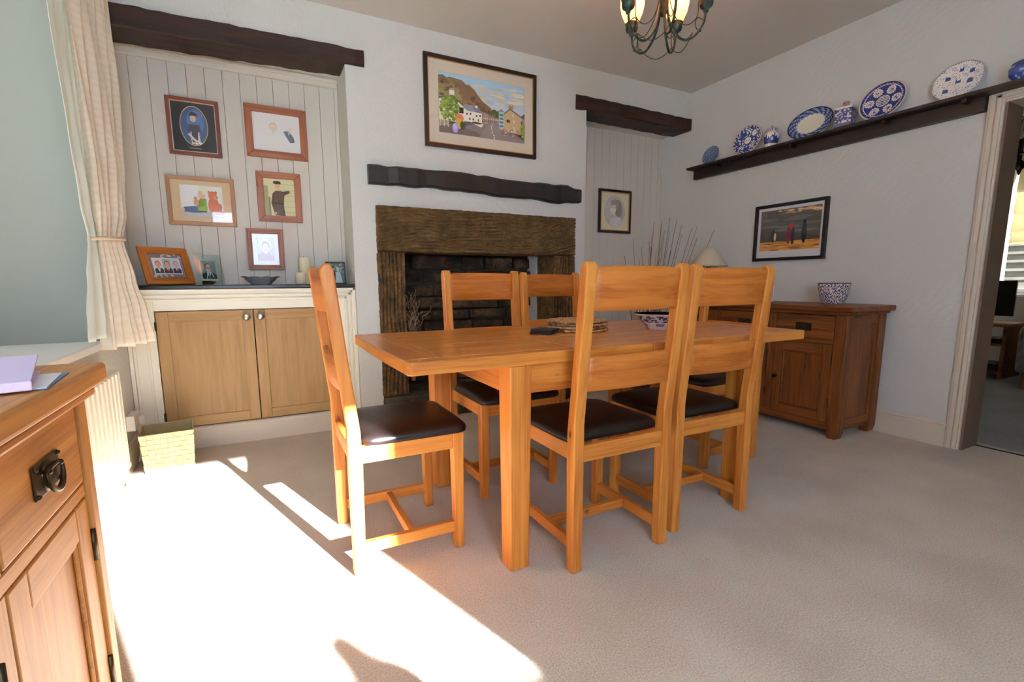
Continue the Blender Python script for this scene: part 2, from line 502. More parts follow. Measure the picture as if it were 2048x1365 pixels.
_q = MB(); _q.box(-.57, .57, -.001, .001, -1.45, 0); _q.build('blind_cloth', _b.m, _bl)
_q = MB(); _q.tube([(-.59, 0, .02), (.59, 0, .02)], .022, 12); _q.build('roller', WHITE, _bl)
_q = MB(); _q.box(-.57, .57, -.008, .008, -1.475, -1.45, .003); _q.build('bottom_bar', WHITE, _bl)

# right wall with doorway (y .35 - 1.217)
DY0, DY1, DZ = .30, 1.217, 1.99
b = MB()
b.box(XR, XR + .2, DY1, 4.05, 0, ZC); b.box(XR, XR + .2, YN - .1, DY0, 0, ZC); b.box(XR, XR + .2, DY0, DY1, DZ, ZC)
struct(b.build('wall_right', WALLR))
# architrave
def arch_prof(d):  # stepped moulding: d = distance from opening edge -> projection
    return d
b = MB()
steps = [(0, .012, .012), (.010, .030, .020), (.028, .036, .014), (.034, .056, .024), (.054, .068, .017)]
for (a0, a1, t) in steps:
    b.box(XR - t, XR, DY1 + a0, DY1 + a1, 0, DZ + a1, .003)
    b.box(XR - t, XR, DY0 - a1, DY0 - a0, 0, DZ + a1, .003)
    b.box(XR - t, XR, DY0 - a0, DY1 + a1, DZ + a0, DZ + a1, .003)
# jamb lining
b.box(XR - .002, XR + .205, DY0 - .002, DY0 + .012, 0, DZ, 0)
b.box(XR - .002, XR + .205, DY0, DY1, DZ - .012, DZ + .002, 0)
_d1 = struct(b.build('door_1', TRIMW))
MB().box(XR + .002, XR + .205, DY1 - .012, DY1 + .002, 0, DZ - .012, 0).build('jamb_lining', plain('brown_stained_jamb', srgb(124, 100, 84), .5), _d1)
struct(box('trim_threshold', XR + .185, XR + .215, DY0, DY1, 0, .008, BRASS, bev=.003))


def skirting(name, axis, at, sgn, a0, a1, mat=TRIMW, h=.155):
    """axis 0: runs along y on plane x=at; sgn = side it sticks out to"""
    m = MB()
    prof = [(0, 0), (.02, 0), (.02, h - .035), (.013, h - .028), (.016, h - .016), (.008, h - .006), (.006, h), (0, h)]
    if axis == 0: m.prism([(at + sgn * p, q) for p, q in prof], 1, a0, a1)
    else: m.prism([(at + sgn * p, q) for p, q in prof], 0, a0, a1)
    return struct(m.build(name, mat))
skirting('baseboard_right', 0, XR, -1, DY1 + .068, YA)
skirting('baseboard_left', 0, XL, 1, 1.0, 3.40)
skirting('baseboard_back', 1, YA, -1, 2.53, XR - .02)

# ------------------------------------------------------------------ old beams and mantel
def rough_beam(name, outline_top, outline_bot, y0, y1, mat, jitter=.004, bev=.008, seed=1):
    """beam along x; outlines are lists of (x,z)"""
    rnd = random.Random(seed)
    m = MB(); bm = m.bm
    n = 26
    def at(ol, x):
        for (xa, za), (xb, zb) in zip(ol, ol[1:]):
            if xa <= x <= xb + 1e-9: return za + (zb - za) * (x - xa) / max(xb - xa, 1e-6)
        return ol[-1][1]
    xa, xb = outline_top[0][0], outline_top[-1][0]
    rings = []
    for i in range(n + 1):
        x = xa + (xb - xa) * i / n
        zt = at(outline_top, x) + rnd.uniform(-1, 1) * jitter; zb = at(outline_bot, x) + rnd.uniform(-1, 1) * jitter
        jf = rnd.uniform(-1, 1) * jitter
        c = bev
        ring = [(x, y1, zb), (x, y0 + c + jf, zb), (x, y0 + jf, zb + c), (x, y0 + jf, zt - c), (x, y0 + c + jf, zt), (x, y1, zt)]
        rings.append([bm.verts.new(p) for p in ring])
    for A, B in zip(rings, rings[1:]):
        for k in range(6): bm.faces.new((A[k], A[(k + 1) % 6], B[(k + 1) % 6], B[k]))
    bm.faces.new(rings[0][::-1]); bm.faces.new(rings[-1])
    bmesh.ops.recalc_face_normals(bm, faces=bm.faces)
    return m.build(name, mat)


tag(rough_beam('ceiling_beam', [(XL, 2.502), (.722, 2.52)], [(XL, 2.378), (.60, 2.417), (.722, 2.422)], YB - .018, YB + .2, BEAM, seed=3),
    'long dark timber lintel over the alcove full of family photographs', 'beam')
tag(rough_beam('ceiling_beam', [(2.41, 2.528), (XR, 2.515)], [(2.41, 2.416), (2.52, 2.418), (XR, 2.408)], YB - .018, YB + .2, BEAM, seed=4),
    'short dark timber lintel over the narrow alcove in the corner', 'beam')
tag(rough_beam('mantel_beam', [(.712, 1.808), (1.3, 1.815), (1.9, 1.80), (2.36, 1.80), (2.37, 1.785), (2.455, 1.785)],
               [(.712, 1.680), (1.2, 1.69), (1.85, 1.665), (1.95, 1.672), (2.25, 1.655), (2.33, 1.665), (2.455, 1.672)], YB - .045, YB + .05, MANT, .005, .012, seed=5),
    'thin black rough-hewn mantel timber above the stone fireplace', 'mantel')

# ------------------------------------------------------------------ fireplace
fire = thing('fireplace', (1.585, YB, 0), 0, 'brown tooled sandstone fireplace surround with dark open recess', 'fireplace')
fo = Vector((1.585, YB, 0))


def rough_block(name, x0, x1, y0, y1, z0, z1, mat, parent, amp=.008, res=.03, seed=1, origin=Vector((0, 0, 0)), ax=(6, 30), ridge=None):
    """a block whose faces are subdivided and jittered like hewn stone"""
    rnd = random.Random(seed)
    from mathutils import noise
    bm = bmesh.new()
    bmesh.ops.create_cube(bm, size=1)
    nx, ny, nz = [max(1, int(d / res)) for d in (x1 - x0, y1 - y0, z1 - z0)]
    if ridge == 'h': nz = int((z1 - z0) / .0045)
    if ridge == 'v': nx = int((x1 - x0) / .0045)
    for f in range(1): pass
    bm.free(); bm = bmesh.new()
    vs = {}
    def V(i, j, k):
        if (i, j, k) not in vs:
            p = Vector((x0 + (x1 - x0) * i / nx, y0 + (y1 - y0) * j / ny, z0 + (z1 - z0) * k / nz))
            q = Vector((p.x * ax[0], p.y * ax[0], p.z * ax[1])) + Vector((seed * 7.1, 0, 0))
            n1 = noise.noise(q); n2 = noise.noise(p * 9 + Vector((seed, 3, 1))); n3 = noise.noise(p * 40)
            d = Vector((0, 0, 0))
            if j == 0:
                d.y -= amp * (.5 * n1 + .8 * n2 + .2 * n3)
                if ridge == 'h':
                    w_ = p.z + .05 * noise.noise(Vector((p.x * 2.2, 0, p.z * 3))) + .012 * noise.noise(Vector((p.x * 9, 4, p.z * 9)))
                    if p.x > 1.9: w_ -= (p.x - 1.9) * .28
                    d.y -= .013 * (abs(sin(w_ * pi / .026)) - .5) * (1 + 1.3 * noise.noise(Vector((p.x * 22, 7, p.z * 30))))
                if ridge == 'v':
                    w_ = p.x + .02 * noise.noise(Vector((p.x * 6, 2, p.z * 3)))
                    d.y -= .012 * (abs(sin(w_ * pi / .028)) - .5) * (1 + 1.0 * noise.noise(Vector((p.x * 30, 7, p.z * 12))))
            if j == ny: d.y += amp * n2
            if i == 0: d.x -= amp * .5 * (n2 + n3)
            if i == nx: d.x += amp * .5 * (n2 + n3)
            if k == 0: d.z -= amp * .5 * (n2 + n3)
            if k == nz: d.z += amp * .5 * (n2 + n3)
            ex = (i in (0, nx)) + (j in (0, ny)) + (k in (0, nz))
            if ex >= 2:  # wear the arrises
                c = Vector(((x0 + x1) / 2, (y0 + y1) / 2, (z0 + z1) / 2)); e = (c - p)
                if i in (0, nx): d.x += math.copysign(amp * .6, e.x)
                if j in (0, ny): d.y += math.copysign(amp * .6, e.y)
                if k in (0, nz): d.z += math.copysign(amp * .6, e.z)
            vs[(i, j, k)] = bm.verts.new(p + d - origin)
        return vs[(i, j, k)]
    for i in range(nx):
        for k in range(nz):
            bm.faces.new((V(i, 0, k), V(i + 1, 0, k), V(i + 1, 0, k + 1), V(i, 0, k + 1)))
            bm.faces.new((V(i, ny, k + 1), V(i + 1, ny, k + 1), V(i + 1, ny, k), V(i, ny, k)))
        for j in range(ny):
            bm.faces.new((V(i, j, 0), V(i, j + 1, 0), V(i + 1, j + 1, 0), V(i + 1, j, 0)))
            bm.faces.new((V(i, j, nz), V(i + 1, j, nz), V(i + 1, j + 1, nz), V(i, j + 1, nz)))
    for j in range(ny):
        for k in range(nz):
            bm.faces.new((V(0, j, k), V(0, j, k + 1), V(0, j + 1, k + 1), V(0, j + 1, k)))
            bm.faces.new((V(nx, j, k), V(nx, j + 1, k), V(nx, j + 1, k + 1), V(nx, j, k + 1)))
    me = bpy.data.meshes.new(name); bm.to_mesh(me); bm.free(); me.materials.append(mat)
    o = bpy.data.objects.new(name, me); COL.objects.link(o); o.parent = parent
    return o


rough_block('lintel', .755, 2.414, YB - .03, 3.66, 1.24, 1.55, SLINT, fire, .009, .02, 2, fo, (5, 42), 'h')
rough_block('jamb', .755, .945, YB - .025, 3.66, .2, 1.238, SJAMB, fire, .010, .018, 3, fo, (30, 5), 'v')
rough_block('jamb', 2.20, 2.412, YB - .025, 3.66, .2, 1.238, SJAMB, fire, .010, .018, 4, fo, (30, 5), 'v')
rough_block('hearth', .755, 2.412, YB - .03, 3.84, 0, .2, SHEAR, fire, .012, .03, 5, fo, (4, 20))
m = MB(); m.box(.945, 2.21, 3.80, 3.85, .2, 1.5, M=Matrix.Translation(-fo)); m.build('fire_back_mortar', MORTAR, fire)
m = MB(); rnd = random.Random(11); z = .2
while z < 1.5:
    hh = rnd.uniform(.09, .17); x = .94 - rnd.uniform(0, .1)
    while x < 2.18:
        ww = rnd.uniform(.16, .46); xe = min(x + ww, 2.2); t = rnd.uniform(.02, .075)
        g = .009
        p = []
        for (xx, yy, zz) in ((x + g, 3.80 - t, z + g), (xe - g, 3.80 - t, z + g), (xe - g, 3.82, z + g), (x + g, 3.82, z + g), (x + g, 3.80 - t, z + hh - g), (xe - g, 3.80 - t, z + hh - g), (xe - g, 3.82, z + hh - g), (x + g, 3.82, z + hh - g)):
            p.append((xx + rnd.uniform(-.007, .007), yy + rnd.uniform(-.008, .008), zz + rnd.uniform(-.007, .007)))
        m.hexa(p, .012, 2, 0, Matrix.Translation(-fo)); x = xe
    z += hh
m.build('fire_back_stones', SBACK, fire)
m = MB(); m.box(2.19, 2.2005, 3.64, 3.80, .2, 1.5, M=Matrix.Translation(-fo)); m.build('inner_cheek', plain('pale_cheek_render', srgb(190, 190, 192), .9), fire)


# ------------------------------------------------------------------ pictures
def ell(cx, cy, rx, ry, n=20, a0=0, a1=2 * pi, rot=0):
    pts = []
    for k in range(n):
        a = a0 + (a1 - a0) * k / (n if abs(a1 - a0 - 2 * pi) < 1e-6 else n - 1)
        x, y = rx * cos(a), ry * sin(a)
        pts.append((cx + x * cos(rot) - y * sin(rot), cy + x * sin(rot) + y * cos(rot)))
    return pts


def rect(x0, y0, x1, y1): return [(x0, y0), (x1, y0), (x1, y1), (x0, y1)]


def art_mesh(name, w, h, layers, parent, y=0, z0=0, mat=PRINT):
    """flat print: polygons in 0..1 coordinates stacked a hair apart, facing -y, centred on x"""
    bm = bmesh.new(); lay = bm.loops.layers.float_color.new('Col')
    for i, (c, pts) in enumerate(layers):
        pts = [(min(max(u, 0), 1), min(max(v, 0), 1)) for u, v in pts]
        q = []
        for p in pts:
            if not q or (abs(p[0] - q[-1][0]) + abs(p[1] - q[-1][1])) > 1e-4: q.append(p)
        if len(q) > 2 and abs(q[0][0] - q[-1][0]) + abs(q[0][1] - q[-1][1]) < 1e-4: q.pop()
        if len(q) < 3: continue
        vs = [bm.verts.new(((u - .5) * w, y - i * .00004, z0 + v * h)) for u, v in q]
        try: f = bm.faces.new(vs)
        except ValueError: continue
        f.normal_update()
        if f.normal.y > 0: f.normal_flip()
        col = srgb(*[min(246, v * 1.18) for v in c])
        for l in f.loops: l[lay] = col
    bmesh.ops.triangulate(bm, faces=bm.faces)
    me = bpy.data.meshes.new(name); bm.to_mesh(me); bm.free(); me.materials.append(mat)
    o = bpy.data.objects.new(name, me); COL.objects.link(o); o.parent = parent
    return o


def picture(label, cat, cx, yz, wpx, hpx, fw_, mats, art, mount=None, rotz=0, depth=.02, lean=0, group=None, prof='flat', loc=None, rabbet=0, easel=False, z_from=0, inner=None):
    """framed picture; local x right, z up, front towards -y. wpx,hpx outer size; fw_ frame width; mount = width of mount board, colour"""
    W, Hh = wpx, hpx
    o = thing('picture_frame', loc, rotz, label, cat, group)
    o.rotation_euler = (lean, 0, rotz)
    mx, mz = mats
    d = depth
    f = MB()
    def bar(pts, mi):  # mitred bar
        f.prism(pts, 1, -d, 0, .0025, 2, mi)
    x0, x1 = -W / 2, W / 2
    bar([(x0, 0), (x1, 0), (x1 - fw_, fw_), (x0 + fw_, fw_)], 0)
    bar([(x0, Hh), (x0 + fw_, Hh - fw_), (x1 - fw_, Hh - fw_), (x1, Hh)], 0)
    bar([(x0, 0), (x0 + fw_, fw_), (x0 + fw_, Hh - fw_), (x0, Hh)], 1)
    bar([(x1, 0), (x1, Hh), (x1 - fw_, Hh - fw_), (x1 - fw_, fw_)], 1)
    if prof == 'stepped':
        g = fw_ * .45
        for t0, t1, dd in ((0, fw_ * .25, .006), (fw_ * .55, fw_ * .8, .004)):
            for pts, mi in (([(x0 + t0, t0), (x1 - t0, t0), (x1 - t1, t1), (x0 + t1, t1)], 0), ([(x0 + t0, Hh - t0), (x0 + t1, Hh - t1), (x1 - t1, Hh - t1), (x1 - t0, Hh - t0)], 0),
                            ([(x0 + t0, t0), (x0 + t1, t1), (x0 + t1, Hh - t1), (x0 + t0, Hh - t0)], 1), ([(x1 - t0, t0), (x1 - t0, Hh - t0), (x1 - t1, Hh - t1), (x1 - t1, t1)], 1)):
                f.prism(pts, 1, -d - dd, -d + .002, .0015, 1, mi)
    f.build('frame', [mx, mz], o)
    box('backing_board', x0 + fw_ * .5, x1 - fw_ * .5, -.008, -.002, fw_ * .5, Hh - fw_ * .5, plain('backing_card', srgb(120, 96, 70), .9) if 'bk' not in CACHE else CACHE['bk'], o)
    iw, ih = W - 2 * fw_, Hh - 2 * fw_
    if inner:
        s = MB()
        for q in ((-iw / 2, iw / 2, 0, .004), (-iw / 2, iw / 2, ih - .004, ih)): s.box(q[0], q[1], -d + .002, -.008, fw_ + q[2], fw_ + q[3])
        for q in ((-iw / 2, -iw / 2 + .004), (iw / 2 - .004, iw / 2)): s.box(q[0], q[1], -d + .002, -.008, fw_, fw_ + ih)
        s.build('inner_slip', inner, o)
    if mount:
        mw, mc, ml = mount[0], mount[1], (mount[2] if len(mount) > 2 else mount[0])
        mt = mount[3] if len(mount) > 3 else mw
        s = MB()
        y0, y1 = -.0125, -.009
        s.box(-iw / 2, iw / 2, y0, y1, fw_, fw_ + ml); s.box(-iw / 2, iw / 2, y0, y1, fw_ + ih - mt, fw_ + ih)
        s.box(-iw / 2, -iw / 2 + mw, y0, y1, fw_ + ml, fw_ + ih - mt); s.box(iw / 2 - mw, iw / 2, y0, y1, fw_ + ml, fw_ + ih - mt)
        s.build('mount', mc, o)
        art_mesh('print', iw - 2 * mw, ih - mt - ml, art, o, -.0085, fw_ + ml)
    else:
        art_mesh('print', iw, ih, art, o, -.0085, fw_)
    box('glass_pane', -iw / 2, iw / 2, -.0165, -.0145, fw_, fw_ + ih, PANE, o)
    return o
CACHE = {}
CACHE['bk'] = plain('backing_card', srgb(120, 96, 70), .9)

C_SKIN, C_HAIR = (206, 160, 136), (120, 84, 56)


def bust(cx, cy, s, skin, hair, coat, shirt=(225, 225, 230), tie=None, ar=1.0):
    """head and shoulders, s = head height; ar = picture aspect (w/h)"""
    sx = s / ar; L = []
    L.append((coat, [(cx - 1.0 * sx, cy - 1.55 * s), (cx - .95 * sx, cy - .85 * s), (cx - .45 * sx, cy - .6 * s), (cx + .45 * sx, cy - .6 * s), (cx + .95 * sx, cy - .85 * s), (cx + 1.0 * sx, cy - 1.55 * s)]))
    L.append((shirt, [(cx - .25 * sx, cy - .55 * s), (cx, cy - 1.3 * s), (cx + .25 * sx, cy - .55 * s)]))
    if tie: L.append((tie, [(cx - .05 * sx, cy - .65 * s), (cx - .08 * sx, cy - 1.2 * s), (cx + .08 * sx, cy - 1.2 * s), (cx + .05 * sx, cy - .65 * s)]))
    L.append((skin, rect(cx - .17 * sx, cy - .68 * s, cx + .17 * sx, cy - .3 * s)))
    L.append((hair, ell(cx, cy + .1 * s, .42 * sx, .5 * s)))
    L.append((skin, ell(cx, cy - .02 * s, .34 * sx, .45 * s)))
    dk = tuple(int(c * .55) for c in skin)
    L.append((dk, ell(cx - .13 * sx, cy + .03 * s, .05 * sx, .03 * s, 8))); L.append((dk, ell(cx + .13 * sx, cy + .03 * s, .05 * sx, .03 * s, 8)))
    L.append((tuple(int(c * .85) for c in skin), [(cx - .02 * sx, cy), (cx - .05 * sx, cy - .13 * s), (cx + .05 * sx, cy - .13 * s), (cx + .02 * sx, cy)]))
    L.append(((150, 84, 80), ell(cx, cy - .25 * s, .11 * sx, .03 * s, 8)))
    return L


def art_village():
    L = []
    A = L.append
    rnd = random.Random(3)
    for i in range(14):  # sky bands
        t = i / 13; A(((int(150 + 40 * (1 - t)), int(190 + 10 * (1 - t)), int(214 - 10 * (1 - t))), rect(0, .4 + .6 * t, 1, 1)))
    for i in range(46):
        x, y = rnd.uniform(.35, 1), rnd.uniform(.62, .93); c = rnd.choice([(196, 196, 186), (206, 202, 186), (184, 188, 184), (172, 182, 188)])
        A((c, ell(x, y, rnd.uniform(.03, .1), rnd.uniform(.012, .04), 12)))
    hill = [(0, .94), (.05, .955), (.09, .92), (.13, .94), (.2, .93), (.26, .92), (.31, .86), (.34, .87), (.40, .80), (.44, .72), (.5, .62), (.56, .57), (.62, .49), (.68, .51), (.75, .47), (.8, .44), (.82, .3), (0, .3)]
    A(((128, 98, 70), hill))
    A(((142, 134, 82), [(0, .78), (.08, .93), (.15, .88), (.22, .78), (.27, .6), (.1, .55), (0, .6)]))
    for i in range(90):
        x = rnd.uniform(0, .75); top = .9 - .85 * max(0, x - .15); y = rnd.uniform(.42, max(.45, top - .03))
        c = rnd.choice([(150, 100, 66), (120, 92, 66), (136, 124, 78), (104, 84, 64), (160, 108, 74), (96, 96, 60), (88, 76, 66)])
        A((c, ell(x, y, rnd.uniform(.008, .035), rnd.uniform(.01, .05), 9, rot=rnd.uniform(-.8, -.2))))
    for i in range(16):
        t = i / 15; x = .03 + .3 * t; A(((108, 94, 82), [(x, .93 - .1 * t), (x + .012, .92 - .12 * t), (x + .022, .86 - .14 * t), (x + .012, .87 - .12 * t)]))
    for (x, y, r) in ((.36, .5, .045), (.40, .47, .04), (.52, .5, .04), (.55, .44, .035), (.58, .40, .04), (.67, .42, .04), (.63, .47, .04)):
        for k in range(5): A((rnd.choice([(86, 104, 50), (74, 92, 48), (150, 88, 50)]), ell(x + rnd.uniform(-.02, .02), y + rnd.uniform(-.02, .02), r * .6, r * .8, 10)))
    # road
    A(((124, 112, 110), [(0, 0), (1, 0), (1, .06), (.72, .22), (.62, .30), (.52, .28), (.28, .16), (0, .14)]))
    A(((106, 94, 90), [(0, 0), (.5, 0), (.42, .08), (.28, .12), (0, .12)]))
    A(((132, 122, 118), [(.45, 0), (1, 0), (.72, .18), (.6, .27), (.57, .26), (.5, .12)]))
    for (x, y, w_) in ((.62, .0, .014), (.615, .05, .011), (.60, .10, .008), (.59, .15, .006), (.59, .19, .005), (.6, .23, .004)):
        A(((214, 208, 202), [(x, y), (x + w_, y), (x + w_ * .8, y + .035), (x - .002, y + .035)]))
    # left house
    A(((216, 206, 186), [(0, .2), (0, .57), (.15, .63), (.28, .48), (.28, .2)]))
    A(((90, 84, 84), [(0, .575), (.15, .645), (.28, .49), (.28, .465), (.15, .61), (0, .55)]))
    A(((222, 214, 204), rect(.115, .64, .17, .72)))
    for k in range(4): A(((180, 150, 130), rect(.12 + k * .013, .72, .128 + k * .013, .755)))
    A(((52, 46, 46), rect(.22, .36, .27, .46)))
    # cottages
    A(((224, 214, 192), [(.27, .23), (.27, .46), (.49, .42), (.49, .2), (.47, .17), (.34, .24)]))
    A(((128, 132, 142), [(.27, .52), (.43, .52), (.49, .41), (.32, .42), (.27, .46)]))
    A(((112, 112, 124), [(.37, .5), (.45, .5), (.48, .41), (.40, .42)]))
    A(((228, 218, 198), rect(.405, .49, .43, .535)))
    for (x, y) in ((.30, .35), (.34, .36), (.41, .34), (.45, .35), (.33, .27), (.37, .27), (.43, .27)): A(((86, 84, 88), rect(x, y, x + .018, y + .035)))
    A(((96, 62, 60), ell(.42, .235, .06, .02, 12)))
    A(((92, 92, 100), [(.27, .23), (.34, .24), (.36, .19), (.27, .17)]))
    # far terrace
    for i in range(9):
        x = .48 + i * .023; hgt = .2 - i * .012; c = rnd.choice([(150, 128, 112), (126, 112, 112), (96, 90, 96), (168, 150, 132)])
        A((c, [(x, .24 + i * .004), (x, .24 + hgt), (x + .012, .26 + hgt), (x + .024, .235 + hgt), (x + .024, .24 + i * .004)]))
        A(((70, 68, 78), rect(x + .004, .27 + i * .003, x + .012, .3 + i * .003))); A(((206, 200, 196), rect(x + .014, .33, x + .02, .35)))
    # right house
    A(((176, 152, 112), [(.70, .17), (.71, .42), (.82, .57), (.95, .46), (.96, .14)]))
    A(((90, 82, 84), [(.70, .43), (.82, .585), (.965, .46), (.965, .44), (.82, .56), (.71, .42)]))
    A(((160, 122, 96), rect(.80, .57, .855, .63)))
    for k in range(3): A(((176, 130, 104), rect(.805 + k * .018, .63, .815 + k * .018, .66)))
    A(((160, 180, 186), rect(.68, .20, .745, .50))); A(((116, 124, 134), [(.675, .5), (.71, .545), (.75, .5)]))
    for k in range(4):
        A(((92, 104, 116), rect(.69, .23 + k * .065, .735, .265 + k * .065)))
    A(((66, 70, 58), rect(.775, .33, .815, .38)))
    for (x, y) in ((.85, .44), (.86, .33), (.86, .22)): A(((210, 206, 200), rect(x, y, x + .012, y + .05)))
    A(((150, 120, 110), rect(.97, .2, 1, .46))); A(((86, 84, 96), [(.95, .47), (1, .53), (1, .44), (.96, .44)]))
    # trees, fence, planting
    for i in range(120):
        a = rnd.uniform(0, 2 * pi); q = rnd.random() ** .5
        A((rnd.choice([(122, 142, 60), (104, 126, 50), (140, 158, 74), (88, 108, 46)]), ell(.115 + .1 * q * cos(a), .40 + .21 * q * sin(a), .018, .026, 7)))
    for i in range(24): A((rnd.choice([(108, 124, 52), (130, 146, 66)]), ell(.975 + rnd.uniform(-.03, .03), .22 + rnd.uniform(-.12, .08), .014, .03, 7)))
    for k in range(5): A(((208, 196, 170), rect(0, .115 + k * .02, .09, .123 + k * .02)))
    for x in (.0, .045, .088): A(((208, 196, 170), rect(x, .09, x + .008, .22)))
    for (c, x, y, rx, ry) in (((196, 112, 78), .22, .27, .045, .07), ((176, 160, 60), .21, .17, .04, .09), ((70, 76, 46), .25, .15, .025, .07), ((150, 136, 196), .17, .09, .033, .085), ((170, 158, 210), .165, .11, .02, .05)):
        A((c, ell(x, y, rx, ry, 16)))
    for i in range(34): A((rnd.choice([(206, 206, 206), (150, 90, 84), (120, 120, 132), (196, 150, 110), (92, 110, 140)]), ell(rnd.uniform(.7, .97), rnd.uniform(.08, .21), .012, .011, 7)))
    A(((112, 136, 160), rect(.665, .18, .68, .24)))
    return L


def art_oval_boy(ar):
    L = [((22, 22, 24), rect(0, 0, 1, 1)), ((214, 176, 92), ell(.5, .53, .315, .40, 40)), ((58, 82, 126), ell(.5, .53, .30, .385, 40)),
         ((84, 112, 156), ell(.54, .62, .2, .24, 30))]
    s = .12
    L += [((196, 190, 180), [(.42, .17), (.40, .5), (.60, .5), (.62, .2), (.55, .155)]), ((60, 58, 66), [(.34, .38), (.38, .56), (.62, .56), (.66, .40), (.58, .42), (.56, .2), (.44, .2), (.43, .42)])]
    L += [((220, 200, 180), [(.34, .36), (.38, .38), (.56, .22), (.52, .2)]), ((232, 230, 226), [(.52, .26), (.66, .2), (.6, .16)])]
    L += bust(.49, .68, .15, (214, 172, 150), (110, 80, 60), (60, 58, 66), (226, 224, 220), None, ar)[4:]
    L += [((40, 42, 50), [(.40, .77), (.47, .82), (.60, .77), (.58, .73), (.42, .735)])]
    for k in range(22): L.append(((206, 196, 160), rect(.36 + k * .0125, .075, .367 + k * .0125, .088)))
    return L


def art_sketch():
    L = [((226, 226, 222), rect(0, 0, 1, 1))]
    L += [((208, 206, 196), rect(.33, .14, .52, .42))]
    L += [(tuple(c), p) for c, p in bust(.43, .62, .26, (214, 196, 180), (196, 182, 150), (214, 212, 206), (224, 222, 218), None, 1.3)]
    L += [((92, 104, 118), [(.64, .56), (.76, .60), (.86, .42), (.88, .30), (.78, .27), (.70, .42)]), ((206, 196, 180), [(.70, .60), (.82, .68), (.84, .62), (.74, .57)]), ((235, 235, 235), [(.74, .56), (.78, .55), (.76, .46)])]
    return L


def art_toddler():
    L = [((214, 214, 214), rect(0, 0, 1, 1)), ((182, 178, 176), [(0, 0), (1, 0), (1, .16), (0, .22)])]
    A = L.append
    A(((58, 78, 120), [(.06, .16), (.06, .30), (.3, .34), (.56, .32), (.6, .16), (.3, .13)])); A(((206, 160, 130), ell(.05, .22, .035, .06)))
    A(((136, 156, 56), [(.38, .2), (.40, .5), (.48, .62), (.6, .58), (.62, .2)]))
    A(((116, 138, 44), ell(.46, .40, .10, .08, rot=.6)))
    A(((214, 168, 140), ell(.5, .74, .085, .16))); A(((228, 204, 172), ell(.52, .83, .10, .12))); A(((216, 172, 146), ell(.47, .72, .06, .11)))
    A(((190, 130, 84), ell(.36, .46, .06, .10))); A(((180, 116, 70), ell(.35, .58, .04, .06)))
    for (x, y, rx, ry) in ((.77, .38, .13, .28), (.76, .68, .10, .16), (.68, .80, .03, .05), (.84, .80, .03, .05), (.86, .18, .13, .08), (.90, .34, .07, .12)):
        A(((192, 112, 76), ell(x, y, rx, ry)))
    A(((208, 140, 104), ell(.83, .64, .05, .07))); A(((60, 40, 36), ell(.875, .65, .012, .02, 8)))
    return L


def art_soldier():
    L = [((196, 190, 150), rect(0, 0, 1, 1))]
    A = L.append
    for k in range(6): A(((168, 162, 122), rect(.45, .1 + k * .15, 1, .115 + k * .15)))
    A(((120, 124, 80), rect(0, 0, .2, .5))); A(((150, 148, 104), rect(0, 0, .14, .8)))
    A(((92, 70, 52), [(.34, 0), (.30, .3), (.28, .6), (.38, .68), (.58, .68), (.66, .58), (.62, .3), (.66, 0)]))
    A(((84, 62, 46), [(.58, .66), (.82, .70), (.86, .64), (.60, .54)])); A(((200, 150, 120), ell(.86, .67, .04, .025)))
    A(((84, 62, 46), [(.28, .6), (.22, .34), (.30, .08), (.36, .1), (.32, .34), (.36, .55)])); A(((200, 150, 120), ell(.34, .07, .05, .035)))
    A(((60, 44, 34), rect(.31, .31, .63, .36))); A(((206, 158, 128), ell(.45, .80, .085, .10)))
    A(((40, 38, 36), ell(.44, .90, .13, .045))); A(((30, 28, 28), rect(.34, .86, .56, .885))); A(((70, 52, 40), rect(.44, .36, .46, .66)))
    A(((70, 52, 40), rect(.47, 0, .49, .3)))
    return L


def art_school(pinkish=True):
    L = [((168, 158, 172), rect(0, 0, 1, 1)), ((186, 180, 190), ell(.5, .7, .4, .3))]
    L += bust(.5, .6, .42, (206, 176, 168), (140, 112, 104), (158, 98, 116), (150, 92, 110), None, .8)
    return L


